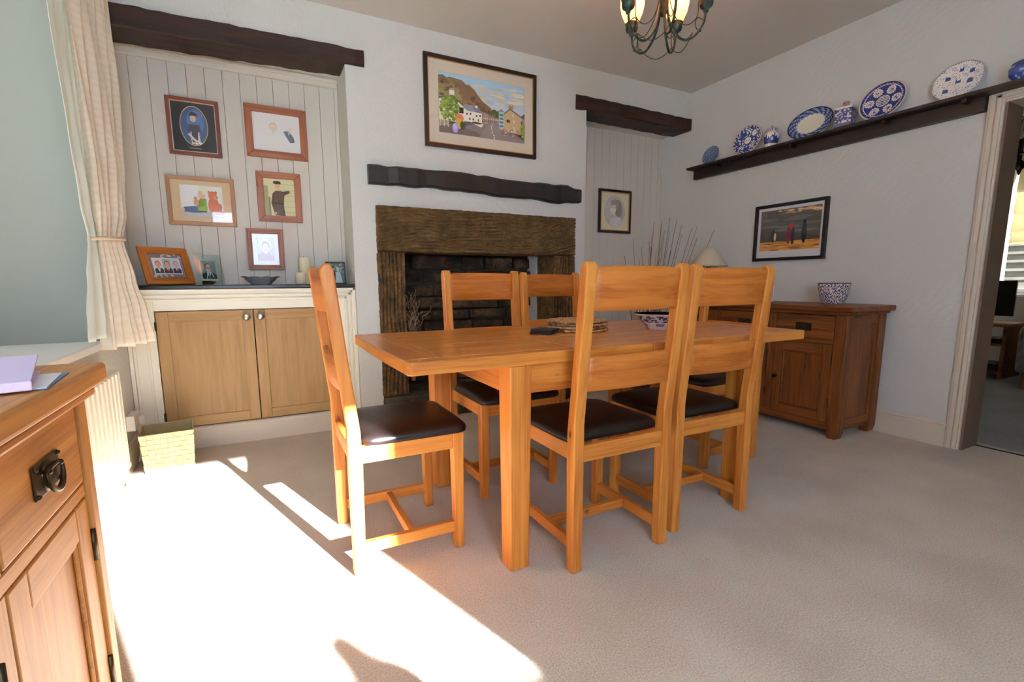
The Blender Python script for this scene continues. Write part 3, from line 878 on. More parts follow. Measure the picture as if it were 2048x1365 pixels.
def art_child_profile():
    L = [((216, 196, 160), rect(0, 0, 1, 1)), ((186, 180, 174), ell(.5, .5, .40, .43, 36))]
    A = L.append
    for k in range(7): A(((178 - 5 * k, 172 - 5 * k, 166 - 5 * k), ell(.60 + .012 * k, .52, .24 - .03 * k, .32 - .035 * k, 24)))
    A(((206, 202, 198), [(.30, .13), (.36, .28), (.5, .37), (.72, .33), (.78, .2), (.62, .10), (.45, .09)]))
    A(((196, 188, 180), [(.44, .32), (.45, .46), (.60, .5), (.64, .33)]))
    A(((138, 126, 114), ell(.54, .67, .205, .165)))
    A(((146, 134, 122), ell(.63, .53, .12, .17)))
    A(((214, 204, 194), [(.36, .70), (.335, .62), (.35, .60), (.31, .54), (.335, .52), (.33, .485), (.345, .47), (.34, .43), (.38, .40), (.47, .42), (.55, .5), (.54, .68), (.46, .74)]))
    A(((112, 100, 92), [(.355, .62), (.40, .625), (.39, .605), (.36, .60)])); A(((132, 118, 108), [(.335, .485), (.375, .48), (.345, .473)]))
    A(((150, 138, 128), [(.34, .655), (.41, .66), (.40, .645)]))
    A(((156, 144, 130), [(.34, .68), (.36, .80), (.52, .84), (.68, .76), (.60, .60), (.56, .52), (.55, .66), (.46, .70), (.40, .66)]))
    for k in range(14):
        t = k / 13; A((((104, 94, 86) if k % 2 else (186, 174, 158)), [(.36 + .30 * t, .64 - .12 * t), (.368 + .30 * t, .64 - .12 * t), (.46 + .24 * t, .82 - .08 * t), (.45 + .24 * t, .82 - .08 * t)]))
    for k in range(6): A(((170, 166, 162), [(.38 + k * .06, .14), (.384 + k * .06, .14), (.43 + k * .05, .34), (.426 + k * .05, .34)]))
    return L


def art_dusk_beach():
    """plain stand-in: dusk sky over wet sand with a few upright dabs of colour"""
    rnd = random.Random(5)
    L = [((92, 86, 80), rect(0, 0, 1, 1))]; A = L.append
    for i in range(12): A(((70 + i * 2, 64 + i * 2, 58 + i * 2), rect(0, .22 + i * .06, 1, .3 + i * .06)))
    for i in range(26): A((rnd.choice([(198, 146, 92), (176, 132, 90), (216, 172, 112), (120, 104, 92)]), ell(rnd.uniform(.3, 1), rnd.uniform(.88, .97), rnd.uniform(.03, .08), .02, 10)))
    for i in range(8): A(((104, 100, 98), ell(rnd.uniform(.1, .9), rnd.uniform(.4, .8), .2, .03, 14)))
    A(((196, 136, 66), rect(0, 0, 1, .22)))
    for i in range(40): A((rnd.choice([(214, 158, 74), (140, 82, 44), (176, 108, 50), (112, 66, 46), (226, 180, 96)]), ell(rnd.uniform(0, 1), rnd.uniform(.0, .21), rnd.uniform(.03, .12), .008, 10)))
    for (c, x, y, rx, ry) in (((48, 46, 50), .24, .36, .035, .16), ((206, 178, 112), .27, .34, .02, .1), ((120, 34, 44), .50, .38, .035, .24), ((40, 34, 40), .57, .36, .03, .24), ((168, 52, 48), .54, .58, .05, .06), ((34, 32, 38), .75, .42, .04, .28)):
        A((c, ell(x, y, rx, ry, 18)))
    return L


def art_three():
    L = [((118, 108, 114), rect(0, 0, 1, 1)), ((214, 208, 208), rect(.1, .16, .93, .84))]
    for i, (c0, c1, ha) in enumerate((((206, 200, 204), (46, 62, 70), (132, 96, 84)), ((150, 166, 168), (64, 34, 44), (96, 70, 54)), ((166, 184, 208), (48, 36, 52), (168, 132, 92)))):
        x0 = .13 + i * .265
        L.append((c0, rect(x0, .2, x0 + .25, .80)))
        bb = bust(x0 + .125, .57, .26, (204, 152, 130), ha, c1, (224, 224, 228), (90, 40, 60) if i else None, 1.38)
        L += [(c, [(min(max(u, x0), x0 + .25), min(max(v, .2), .8)) for u, v in p]) for c, p in bb]
    rnd = random.Random(8)
    for i in range(26):
        x, y = (rnd.uniform(.35, 1), rnd.uniform(.84, .98)) if i % 2 else (rnd.uniform(.05, .62), rnd.uniform(.02, .15))
        L.append(((236, 234, 234), ell(x, y, .035, .03, 10))); L.append(((118, 108, 114), ell(x, y, .022, .018, 10))); L.append(((236, 234, 234), ell(x, y, .010, .008, 8)))
    return L


def art_glasses_man():
    L = [((112, 140, 150), rect(0, 0, 1, 1)), ((130, 158, 168), ell(.4, .7, .35, .3))]
    L += bust(.48, .62, .46, (208, 158, 136), (120, 74, 50), (44, 48, 50), (196, 206, 232), (40, 44, 84), .8)
    L += [((50, 36, 34), rect(.28, .62, .68, .645)), ((50, 36, 34), rect(.28, .58, .45, .60)), ((50, 36, 34), rect(.51, .58, .68, .60))]
    L += [((214, 218, 226), [(.36, .38), (.40, .36), (.30, .0), (.26, .0)]), ((214, 218, 226), [(.60, .36), (.64, .38), (.80, .1), (.76, .08)])]
    return L


def art_couple():
    L = [((110, 110, 108), rect(0, 0, 1, 1))]; rnd = random.Random(4)
    for i in range(40): L.append((rnd.choice([(150, 150, 148), (90, 90, 88), (180, 180, 178), (64, 64, 62)]), ell(rnd.random(), rnd.uniform(.5, 1), .06, .05, 8)))
    L.append(((40, 40, 40), [(.16, 0), (.2, .6), (.46, .6), (.5, 0)])); L.append(((226, 226, 222), [(.42, 0), (.5, .55), (.76, .55), (.88, .0)]))
    L.append(((206, 206, 202), ell(.33, .72, .075, .11))); L.append(((50, 50, 50), ell(.33, .80, .08, .06))); L.append(((214, 214, 210), ell(.62, .66, .075, .11))); L.append(((234, 234, 232), ell(.62, .74, .09, .07)))
    L.append(((230, 230, 226), [(.31, .6), (.35, .6), (.33, .42)]))
    return L


EBON = [wood('ebonised_frame_%s' % a, srgb(48, 30, 24), srgb(28, 16, 14), i, rough=.35, knots=False) for i, a in enumerate('xyz')]
BLK = [plain('black_frame_%s' % a, srgb(20, 19, 22), .35) for a in 'xyz']
GOLD = plain('gilt_slip', srgb(188, 148, 78), .35, .8)
CREAMM = plain('cream_mount_board', srgb(228, 216, 196), .9)
BUFF = plain('buff_mount_board', srgb(226, 196, 152), .9)
PALEM = plain('pale_mount_board', srgb(218, 212, 184), .9)
IVM = plain('ivory_margin', srgb(226, 224, 226), .9)

picture('wide framed painting of a village street below brown hills, over the mantel timber', 'painting', 0, 0, .905, .617, .028, (EBON[0], EBON[2]), art_village(),
        (.078, CREAMM), loc=(1.575, YB - .001, 1.979), depth=.022, inner=GOLD)
WA = YA - .001
picture('square mahogany frame with a black oval mount around a boy in uniform', 'framed photograph', 0, 0, .286, .345, .022, (MAHO[0], MAHO[2]), art_oval_boy(.8),
        loc=(-.289, WA, 1.832), inner=plain('cream_slip', srgb(214, 196, 170), .6), group='framed photographs on the alcove boards')
picture('pine frame with a pale sketch of a fair child and a small dark figure', 'framed photograph', 0, 0, .38, .332, .045, (PINE[0], PINE[2]), art_sketch(),
        loc=(.188, WA, 1.866), group='framed photographs on the alcove boards')
picture('wide pale oak frame showing a toddler in green leaning on a teddy bear', 'framed photograph', 0, 0, .378, .305, .024, (PINEL[0], PINEL[2]), art_toddler(),
        (.047, BUFF, .030, .028), loc=(-.283, WA, 1.398), group='framed photographs on the alcove boards')
picture('pine frame with a tinted photograph of a soldier in peaked cap', 'framed photograph', 0, 0, .277, .33, .042, (PINE[0], PINE[2]), art_soldier(),
        loc=(.178, WA, 1.444), group='framed photographs on the alcove boards')
picture('small stepped pine frame with a faded school portrait, lowest on the boards', 'framed photograph', 0, 0, .228, .277, .034, (PINE[0], PINE[2]), art_school(),
        (.028, PALEM), loc=(.068, WA, 1.116), prof='stepped', depth=.02, group='framed photographs on the alcove boards')
picture('small dark frame with an oval pencil portrait of a child in profile', 'framed drawing', 0, 0, .394, .405, .022, (EBON[0], EBON[2]), art_child_profile(),
        (.012, BUFF), loc=(3.122, WA, 1.487), inner=GOLD)
picture('black framed print of a dusk beach with red and black dabs', 'framed print', 0, 0, .565, .44, .024, (BLK[0], BLK[2]), art_dusk_beach(),
        (.022, IVM, .055), rotz=-pi / 2, loc=(XR - .001, 2.365, 1.178), depth=.03)
# standing frames on the alcove shelf
ZS = 1.016
o = picture('broad honey wood frame holding three small school portraits on the black shelf', 'photo frame', 0, 0, .272, .238, .042, (HONEY[0], HONEY[2]), art_three(),
            loc=(-.470, 3.545, ZS), lean=radians(-20), depth=.02, rotz=radians(34))
MB().hexa([(-.03, .085, .036), (.03, .085, .036), (.03, .089, .038), (-.03, .089, .038), (-.02, .0, .17), (.02, .0, .17), (.02, .004, .172), (-.02, .004, .172)]).build('easel_leg', IRON, o)


def glass_frame(name, label, loc, rz, W, Hh, art, pw, ph, back):
    o = thing(name, loc, rz, label, 'photo frame'); o.rotation_euler = (radians(-12), 0, rz)
    box('glass_plate', -W / 2, W / 2, -.012, -.007, 0, Hh, VASEG, o, .001, 1)
    art_mesh('print', pw, ph, art, o, -.002, (Hh - ph) / 2)
    box('photo_backing', -pw / 2 - .012, pw / 2 + .012, .0, .003, (Hh - ph) / 2 - .012, (Hh + ph) / 2 + .012, back, o)
    q = MB().box(-.03, .03, .003, .05, .012, .02, .002).box(-.03, .03, .044, .05, .012, .06, .002); q.build('stand', BLACK, o)
    return o
glass_frame('photo_frame', 'clear glass frame with a portrait of a man in spectacles beside the bowl', (-.262, 3.575, ZS), radians(28), .16, .19, art_glasses_man(), .085, .115, PALEM)
glass_frame('photo_frame', 'small glass frame with a black and white wedding couple beside the candles', (.500, 3.56, ZS), 0, .125, .155, art_couple(), .11, .14, BLACK)

# ------------------------------------------------------------------ alcove shelf and cupboard
tag(MB().box(XL + .005, .598, 3.415, YA - .022, .992, ZS - .001, .005).build('shelf', BLACK), 'thin black shelf board on top of the cream alcove cupboard', 'shelf')
cab = thing('cupboard', (0, 3.44, 0), 0, 'built-in cream alcove cupboard with two light oak doors', 'cupboard')
YF = 0
m = MB()
x0, x1 = XL + .002, .598
m.box(x0, -.558, 0, .02, 0, .99, .002); m.box(.48, x1, 0, .02, 0, .99, .002)
m.box(-.558, .48, 0, .02, .862, .99, .002); m.box(-.558, .48, 0, .02, 0, .135, .002)
m.box(x0, x1, .28, .29, 0, .99)
m.build('face_frame', CREAM, cab)
# mitred moulding round the top and sides
m = MB()
for (d0, d1, t) in ((0, .018, .030), (.016, .032, .016), (.032, .050, .026), (.050, .056, .010), (.058, .074, .014)):
    m.box(x0, x1 - d0, -t, 0, .990 - d1, .990 - d0, .003)
    m.box(x1 - d1, x1 - d0, -t, 0, .0, .990 - d0, .003)
for (d0, d1, t) in ((0.0, .02, .016), (.022, .036, .010), (.09, .104, .010)):
    m.box(x0 + d0, x0 + d1, -t, 0, .15, .92, .003)
m.build('moulding', CREAM, cab)
m = MB(); m.prism([(-.018, 0), (-.018, .115), (-.010, .13), (0, .135), (0, 0)], 0, x0, x1); m.build('plinth', TRIMW, cab)


def shaker_door(parent, xa, xb, za, zb, knob_x, hinge_x, M=BCH):
    st = .062
    d = MB()
    d.box(xa, xa + st, -.002, .018, za, zb, .0015, 1, 1); d.box(xb - st, xb, -.002, .018, za, zb, .0015, 1, 1)
    d.box(xa + st, xb - st, -.002, .018, za, za + st, .0015, 1, 0); d.box(xa + st, xb - st, -.002, .018, zb - st, zb, .0015, 1, 0)
    o = d.build('door', [M[0], M[2]], parent)
    MB().box(xa + st - .004, xb - st + .004, .007, .013, za + st - .004, zb - st + .004).build('door_panel', M[2], o)
    k = MB(); k.lathe([(0, -.034), (.012, -.034), (.020, -.030), (.0235, -.024), (.021, -.018), (.012, -.013), (.008, -.008), (.010, -.002), (0, -.001)], n=24)
    k.lathe([(.010, -.0345), (.013, -.0345), (.013, -.033), (.010, -.033)], n=24)
    Rx = Matrix.Rotation(-pi / 2, 4, 'X')
    # lathe axis z -> y
    k.build('knob', STEEL, o, M=Matrix.Translation((knob_x, 0, zb - .042)) @ Rx)
    h = MB()
    for z in (za + .05, zb - .11): h.box(hinge_x - .006, hinge_x + .006, -.008, .0, z, z + .05, .002)
    h.build('hinges', BRASS, o)
    return o
shaker_door(cab, -.553, -.040, .142, .857, -.077, -.556)
shaker_door(cab, -.034, .475, .142, .857, .003, .479)

# bowl and candles on the shelf
m = MB()
prof = [(0, .004), (.05, .004), (.055, 0), (.06, .0), (.062, .008), (.085, .026), (.102, .045), (.118, .050), (.119, .053), (.100, .049), (.082, .03), (.058, .012), (0, .010)]
m.lathe(prof, n=40)
for v in m.bm.verts:
    r = math.hypot(v.co.x, v.co.y)
    if r > .095: v.co.z += .003 * cos(10 * math.atan2(v.co.y, v.co.x))
o = m.build('bowl', PEWTER); o.location = (.022, 3.58, ZS)
tag(o, 'shallow grey pewter bowl with a wavy rim on the black shelf', 'bowl')
for (x, y, r, hh, lab) in ((.297, 3.60, .036, .182, 'tall ivory pillar candle on the black shelf'), (.266, 3.54, .034, .078, 'short ivory pillar candle in front of the tall one')):
    t = thing('pillar_candle', (x, y, ZS), 0, lab, 'candle', 'ivory candles')
    MB().lathe([(0, 0), (r - .002, 0), (r, .003), (r, hh - .004), (r - .003, hh), (r * .5, hh - .002), (0, hh - .004)], n=28).build('wax', CANDLE, t)
    MB().tube([(0, 0, hh - .005), (.001, 0, hh + .01)], .0012, 6).build('wick', BLACK, t)

# ------------------------------------------------------------------ plate shelf on the right wall
SZ = 2.048
sh = thing('plate_shelf', (XR, 2.2, SZ), 0, 'long dark wooden plate shelf running above the doorway', 'shelf')
sy = lambda y: y - 2.2
MB().box(-.122, 0, sy(.15), sy(3.305), -.020, 0, .003).build('shelf_board', BEAMY, sh)
MB().box(-.045, 0, sy(DY1 + .07), sy(3.29), -.10, -.020, .003).build('fascia', BEAMY, sh)
for y in (3.0, 2.35, 1.75, 1.36): MB().box(-.105, -.045, sy(y - .012), sy(y + .012), -.045, -.020, .003).build('bracket', BEAM, sh)

BLUE, DBL, PBL, CHW = (44, 56, 120), (28, 34, 84), (110, 130, 178), (214, 208, 202)


def plate(label, y, rx, rz, fn, rim=.014, nr=34, na=144, tilt=13, base=0):
    """round or oval plate standing on the shelf and leaning on the wall; rx along the wall, rz high"""
    bm = bmesh.new(); lay = bm.loops.layers.float_color.new('Col')
    rows = []
    for i in range(nr + 1):
        q = i / nr
        dep = -.0 if q < .6 else -rim * ((q - .6) / .4) ** .7
        rows.append([bm.verts.new((rx * q * cos(2 * pi * k / na), dep, rz * q * sin(2 * pi * k / na))) for k in range(na)] if i else [bm.verts.new((0, 0, 0))])
    for i in range(nr):
        A, B = rows[i], rows[i + 1]
        for k in range(na):
            k2 = (k + 1) % na
            f = bm.faces.new((A[0], B[k], B[k2]) if len(A) == 1 else (A[k], B[k], B[k2], A[k2]))
            f.smooth = True
            c = srgb(*[min(246, v * 1.12) for v in fn((i + .5) / nr, 2 * pi * (k + .5) / na)])
            for l in f.loops: l[lay] = c
    # back
    bk = [[bm.verts.new((rx * q * cos(2 * pi * k / na), d, rz * q * sin(2 * pi * k / na))) for k in range(na)] for q, d in ((1.0, -rim + .004), (.62, .007), (.55, .011), (.5, .007))]
    R = [rows[-1]] + bk
    for A, B in zip(R, R[1:]):
        for k in range(na):
            k2 = (k + 1) % na; f = bm.faces.new((A[k], B[k], B[k2], A[k2])); f.smooth = True
            for l in f.loops: l[lay] = srgb(*CHW)
    f = bm.faces.new(bk[-1])
    for l in f.loops: l[lay] = srgb(*CHW)
    bmesh.ops.recalc_face_normals(bm, faces=bm.faces)
    me = bpy.data.meshes.new('plate'); bm.to_mesh(me); bm.free(); me.materials.append(CHINA)
    o = bpy.data.objects.new('plate', me); COL.objects.link(o)
    t = radians(tilt)
    o.rotation_euler = (-t, 0, -pi / 2)
    # lowest rim point rests on the shelf board, top leans back to the wall
    o.location = (XR - .004 - max(rz * sin(t) - (rim - .004) * cos(t), .55 * rz * sin(t) + .011 * cos(t)), y, SZ + rz * cos(t) - (rim - .004) * sin(t) + .0005)
    return tag(o, label, 'plate', 'blue and white plates on the wall shelf')


def hsh(a, b, s=1.0):
    v = math.sin(a * 127.1 * s + b * 311.7) * 43758.5; return v - math.floor(v)


def f_small(q, a):
    v = sin(9 * a + 7 * q) * cos(14 * q * pi + 2 * sin(4 * a)) + .5 * (hsh(int(q * 14), int(a * 9)) - .5)
    if q > .93: return (90, 104, 134)
    return (128, 144, 170) if v > .1 else (60, 76, 116)


def f_willow(q, a):
    if q > .95: return (196, 176, 160)
    if q > .86: return BLUE if int(a / (2 * pi) * 44) % 2 else (190, 176, 180)
    if q < .24: return CHW if not (abs(sin(a)) < .25 and q < .14) else PBL
    if q < .29: return BLUE
    x, y = q * cos(a), q * sin(a)
    if (x - .38) ** 2 + (y - .42) ** 2 < .05: return CHW if (x - .38) ** 2 + (y - .42) ** 2 < .035 else BLUE
    v = sin(x * 17 + 3 * sin(y * 9)) * cos(y * 15 + 2 * sin(x * 8)) + .35 * (hsh(int(x * 22), int(y * 22)) - .5)
    return CHW if v > .38 else (PBL if v > .12 else BLUE)


def f_oval(q, a):
    e = .60 + .025 * cos(18 * a)
    if q > .955: return DBL
    if q < e: return (206, 202, 184)
    if q < e + .05: return (140, 156, 182)
    v = sin(16 * a + 20 * q) * cos(44 * q)
    return (146, 164, 190) if v > .25 else (DBL if v < -.25 else (66, 84, 130))


def f_medal(q, a):
    if q > .93: return (200, 178, 158)
    if q > .82: return (36, 44, 112) if sin(a * 20) * cos(q * 90) < .6 else (150, 160, 200)
    if q > .80: return CHW
    if q < .30:
        y = q * sin(a); return (36, 44, 110) if (int((y + 1) * 22) % 2 and q < .27) else CHW
    if q < .33: return (36, 44, 110)
    k = round(a / (pi / 3)); aa = a - k * pi / 3
    x = q * cos(aa) - .57; y = q * sin(aa)
    d = math.hypot(x, y)
    if d < .20 + .02 * cos(12 * math.atan2(y, x)):
        if d < .09: return (40, 48, 108) if hsh(int((x + 1) * 30), int((y + 1) * 30), 1 + k) > .4 else CHW
        if abs(d - .125) < .012: return PBL
        return (220, 206, 190)
    return (40, 50, 118)


def f_big(q, a):
    if q > .965: return (150, 128, 116)
    if q > .93: return PBL if int(a * 20) % 2 else CHW
    x, y = q * cos(a), q * sin(a)
    for (cx, cy, r) in ((0, 0, .17), (-.42, .28, .17), (.46, .40, .16), (.45, -.12, .18), (-.42, -.40, .18), (.05, .58, .13)):
        d = math.hypot(x - cx, (y - cy) * 1.1)
        if d < r:
            t = (x - cx) * 30; hgt = r * (.55 + .75 * hsh(int(t / 1.6), cx * 10))
            return (64, 80, 130) if (y - cy) < hgt - r * .35 and abs(x - cx) < r * .62 and y - cy > -r * .6 else CHW
    v = sin(x * 31 + 2 * sin(y * 13)) * cos(y * 29 + 2 * sin(x * 15))
    return (122, 136, 166) if v > .62 else CHW


plate('smallest blue plate at the far end of the plate shelf', 3.12, .085, .082, f_small, .010)
plate('round blue willow plate left of the small lidded jar', 2.76, .128, .122, f_willow)
plate('oval dish with blue border and plain cream centre', 2.255, .162, .110, f_oval, .014)
plate('round navy plate with white medallions right of the square caddy', 1.80, .132, .122, f_medal)
plate('pale plate with scattered blue buildings nearest the doorway', 1.425, .120, .108, f_big, .012, 40, 180)


def china(name, label, loc, prof, fn, n=40, square=False, rot=0, lid=None, cat='jar', sx=1):
    bm = bmesh.new(); lay = bm.loops.layers.float_color.new('Col'); rows = []
    P = []
    for (r0, z0), (r1, z1) in zip(prof, prof[1:]):
        st = max(1, int(math.hypot(r1 - r0, z1 - z0) / .006))
        for i in range(st): P.append((r0 + (r1 - r0) * i / st, z0 + (z1 - z0) * i / st))
    P.append(prof[-1])
    for (r, z) in P:
        ring = []
        for k in range(n):
            a = 2 * pi * k / n
            if square:
                s = max(abs(cos(a)), abs(sin(a))); rr = r / s
            else: rr = r
            ring.append(bm.verts.new((rr * cos(a) * sx, rr * sin(a), z)))
        rows.append(ring)
    for i in range(len(P) - 1):
        for k in range(n):
            k2 = (k + 1) % n
            f = bm.faces.new((rows[i][k], rows[i][k2], rows[i + 1][k2], rows[i + 1][k])); f.smooth = not square
            c = srgb(*[min(246, v * 1.12) for v in fn(P[i][1], 2 * pi * (k + .5) / n, P[i][0])])
            for l in f.loops: l[lay] = c
    for ring in (rows[0][::-1], rows[-1]):
        f = bm.faces.new(ring)
        for l in f.loops: l[lay] = srgb(*CHW)
    bmesh.ops.recalc_face_normals(bm, faces=bm.faces)
    me = bpy.data.meshes.new(name); bm.to_mesh(me); bm.free(); me.materials.append(CHINA)
    o = bpy.data.objects.new(name, me); COL.objects.link(o); o.location = loc; o.rotation_euler = (0, 0, rot)
    if label: tag(o, label, cat)
    return o


def f_jar(z, a, r):
    if z > .118: return (60, 66, 110)
    if z > .10: return CHW
    v = sin(5 * a) * .012 + .07
    return (50, 56, 120) if .018 < z < v + .01 * sin(17 * a) else (220, 208, 196)
x = XR - .07
j = china('ginger_jar', 'small squat blue and white lidded jar between two plates', (x, 2.525, SZ + .001),
          [(.034, 0), (.036, .006), (.050, .04), (.055, .07), (.050, .098), (.036, .108), (.036, .116)], f_jar)
china('lid', None, (0, 0, .116), [(.044, 0), (.044, .010), (.034, .022), (.012, .028), (.008, .034), (.010, .042), (.002, .046)], lambda z, a, r: (70, 76, 124) if int(a * 6) % 2 else (190, 186, 196)).parent = j


def f_caddy(z, a, r):
    if z < .022: return CHW if z > .016 else (70, 76, 110)
    if z > .118: return (92, 88, 110)
    if z > .106: return CHW
    return (56, 60, 116) if hsh(int(z * 140), int(a * 9)) > .33 else (180, 180, 196)
j = china('tea_caddy', 'square blue and white china caddy between the oval and navy plates', (x - .01, 1.992, SZ + .001), [(.052, 0), (.052, .018), (.047, .022), (.047, .106), (.050, .110), (.050, .124), (.030, .132)], f_caddy, 40, True, radians(12))
china('lid', None, (0, 0, .132), [(.026, 0), (.028, .006), (.012, .010), (.012, .018), (.020, .022), (.018, .030), (.002, .032)], lambda z, a, r: (150, 128, 120)).parent = j


def f_dark(z, a, r): return (52, 74, 140) if hsh(int(z * 90), int(a * 7)) > .15 else (120, 140, 180)
j = china('ginger_jar', 'dark blue lidded pot at the right edge above the doorway', (x - .005, 1.137, SZ + .001), [(.040, 0), (.042, .006), (.058, .03), (.060, .06), (.050, .078)], f_dark, 32)
china('lid', None, (0, 0, .078), [(.052, 0), (.050, .008), (.030, .02), (.010, .026), (.002, .034)], lambda z, a, r: (70, 66, 90) if z < .012 else (60, 80, 140)).parent = j

# ------------------------------------------------------------------ dining table
TX0, TX1, TY0, TY1, TZ = .375, 2.325, 1.362, 2.255, .785
TT = .042
table = thing('dining_table', (1.35, 1.808, 0), 0, 'long orange oak extending dining table in the middle of the room', 'table')
T = Matrix.Translation((-1.35, -1.808, 0))


def top_board(name, xa, xb, ya, yb, mat, bevx=(0, 0)):
    return MB().box(xa, xb, ya, yb, TZ - TT, TZ, .003, 2, M=T).build(name, mat, table)


def worn_top(name, outline, mat):
    return MB().prism(outline, 2, TZ - TT, TZ, .005, 3, 0).build(name, mat, table, M=T)
g = .0012
# each half: end board across, long side rails, field boards; leaves in the middle
eb = .135
worn_top('end_board', [(TX0 + .004, TY0 + .062), (TX0 + .001, TY0 + .2), (TX0 - .003, 1.81), (TX0 + .001, TY1 - .2), (TX0 + .004, TY1 - .066), (TX0 + eb - g, TY1 - .066), (TX0 + eb - g, TY0 + .062)], OAKT[1])
worn_top('end_board', [(TX1 - .004, TY0 + .062), (TX1 - eb + g, TY0 + .062), (TX1 - eb + g, TY1 - .066), (TX1 - .004, TY1 - .066), (TX1 - .001, TY1 - .2), (TX1 + .003, 1.81), (TX1 - .001, TY0 + .2)], OAKT[1])
for (ya, yb, yo) in ((TY0, TY0 + .062 - g, 0), (TY1 - .066 + g, TY1, 1)):
    for (xa, xb, cl, cr) in ((TX0, 1.01 - g, 1, 0), (1.01 + g, 1.35 - g, 0, 0), (1.35 + g, 1.69 - g, 0, 0), (1.69 + g, TX1, 0, 1)):
        c = .014
        pts = []
        near, far = (ya, yb)
        if yo == 0:
            pts = ([(xa + c, ya), (xa, ya + c * .0 + .02)] if 0 else [])
            pts = [(xa + (c if cl else 0), ya)] + [(xb - (c if cr else 0), ya)] + ([(xb - .004, ya + c)] if cr else []) + [(xb - (.004 if cr else 0), yb), (xa + (.004 if cl else 0), yb)] + ([(xa + .004, ya + c)] if cl else [])
        else:
            pts = [(xa + (.004 if cl else 0), ya), (xb - (.004 if cr else 0), ya)] + ([(xb - .004, yb - c)] if cr else []) + [(xb - (c if cr else 0), yb), (xa + (c if cl else 0), yb)] + ([(xa + .004, yb - c)] if cl else [])
        worn_top('side_rail', pts, OAKT[0])
yy = TY0 + .062
nb = 5; bw = (TY1 - .066 - yy) / nb
for (xa, xb) in ((TX0 + eb, 1.01), (1.01, 1.35), (1.35, 1.69), (1.69, TX1 - eb)):
    for i in range(nb):
        MB().box(xa + g, xb - g, yy + i * bw + .0003, yy + (i + 1) * bw - .0003, TZ - TT, TZ - .0002 * (i % 2), .0008, 1, M=T).build('top_board', OAKT[0], table)
# dowel pegs
m = MB()
for (x, y) in ((TX0 + .05, TY0 + .03), (TX0 + .05, TY1 - .03), (TX1 - .05, TY0 + .03), (TX1 - .05, TY1 - .03)): m.lathe([(.006, TZ - .002), (.006, TZ + .0006), (0, TZ + .0008)], (x, y, 0), 12)
m.build('pegs', wood('pale_peg', srgb(226, 180, 130), srgb(200, 150, 100), 0, knots=False), table, M=T)
LX0, LX1, LY0, LY1, LW = .724, 1.976, 1.371, 2.245, .086
for (x, y) in ((LX0, LY0), (LX1 - LW, LY0), (LX0, LY1 - LW), (LX1 - LW, LY1 - LW)):
    m = MB(); t = .006
    sx = -1 if x < 1.35 else 1; sy_ = -1 if y < 1.8 else 1
    m.hexa([(x + t, y + t, 0), (x + LW - t, y + t, 0), (x + LW - t, y + LW - t, 0), (x + t, y + LW - t, 0),
            (x, y, TZ - TT), (x + LW, y, TZ - TT), (x + LW, y + LW, TZ - TT), (x, y + LW, TZ - TT)], .006, 3, M=T)
    m.build('leg', OAK[2], table)
for (x0_, x1_, y0_, y1_, mt) in ((LX0 + LW, LX1 - LW, LY0 + .008, LY0 + .032, 0), (LX0 + LW, LX1 - LW, LY1 - .032, LY1 - .008, 0), (LX0 + .008, LX0 + .032, LY0 + LW, LY1 - LW, 1), (LX1 - .032, LX1 - .008, LY0 + LW, LY1 - LW, 1)):
    MB().box(x0_, x1_, y0_, y1_, .643, TZ - TT, .002, M=T).build('apron', OAK[mt], table)
for y in (1.6, 2.0):
    MB().box(TX0 + .1, TX1 - .1, y - .02, y + .02, TZ - TT - .03, TZ - TT - .001, .002, M=T).build('slide_rail', OAK[0], table)


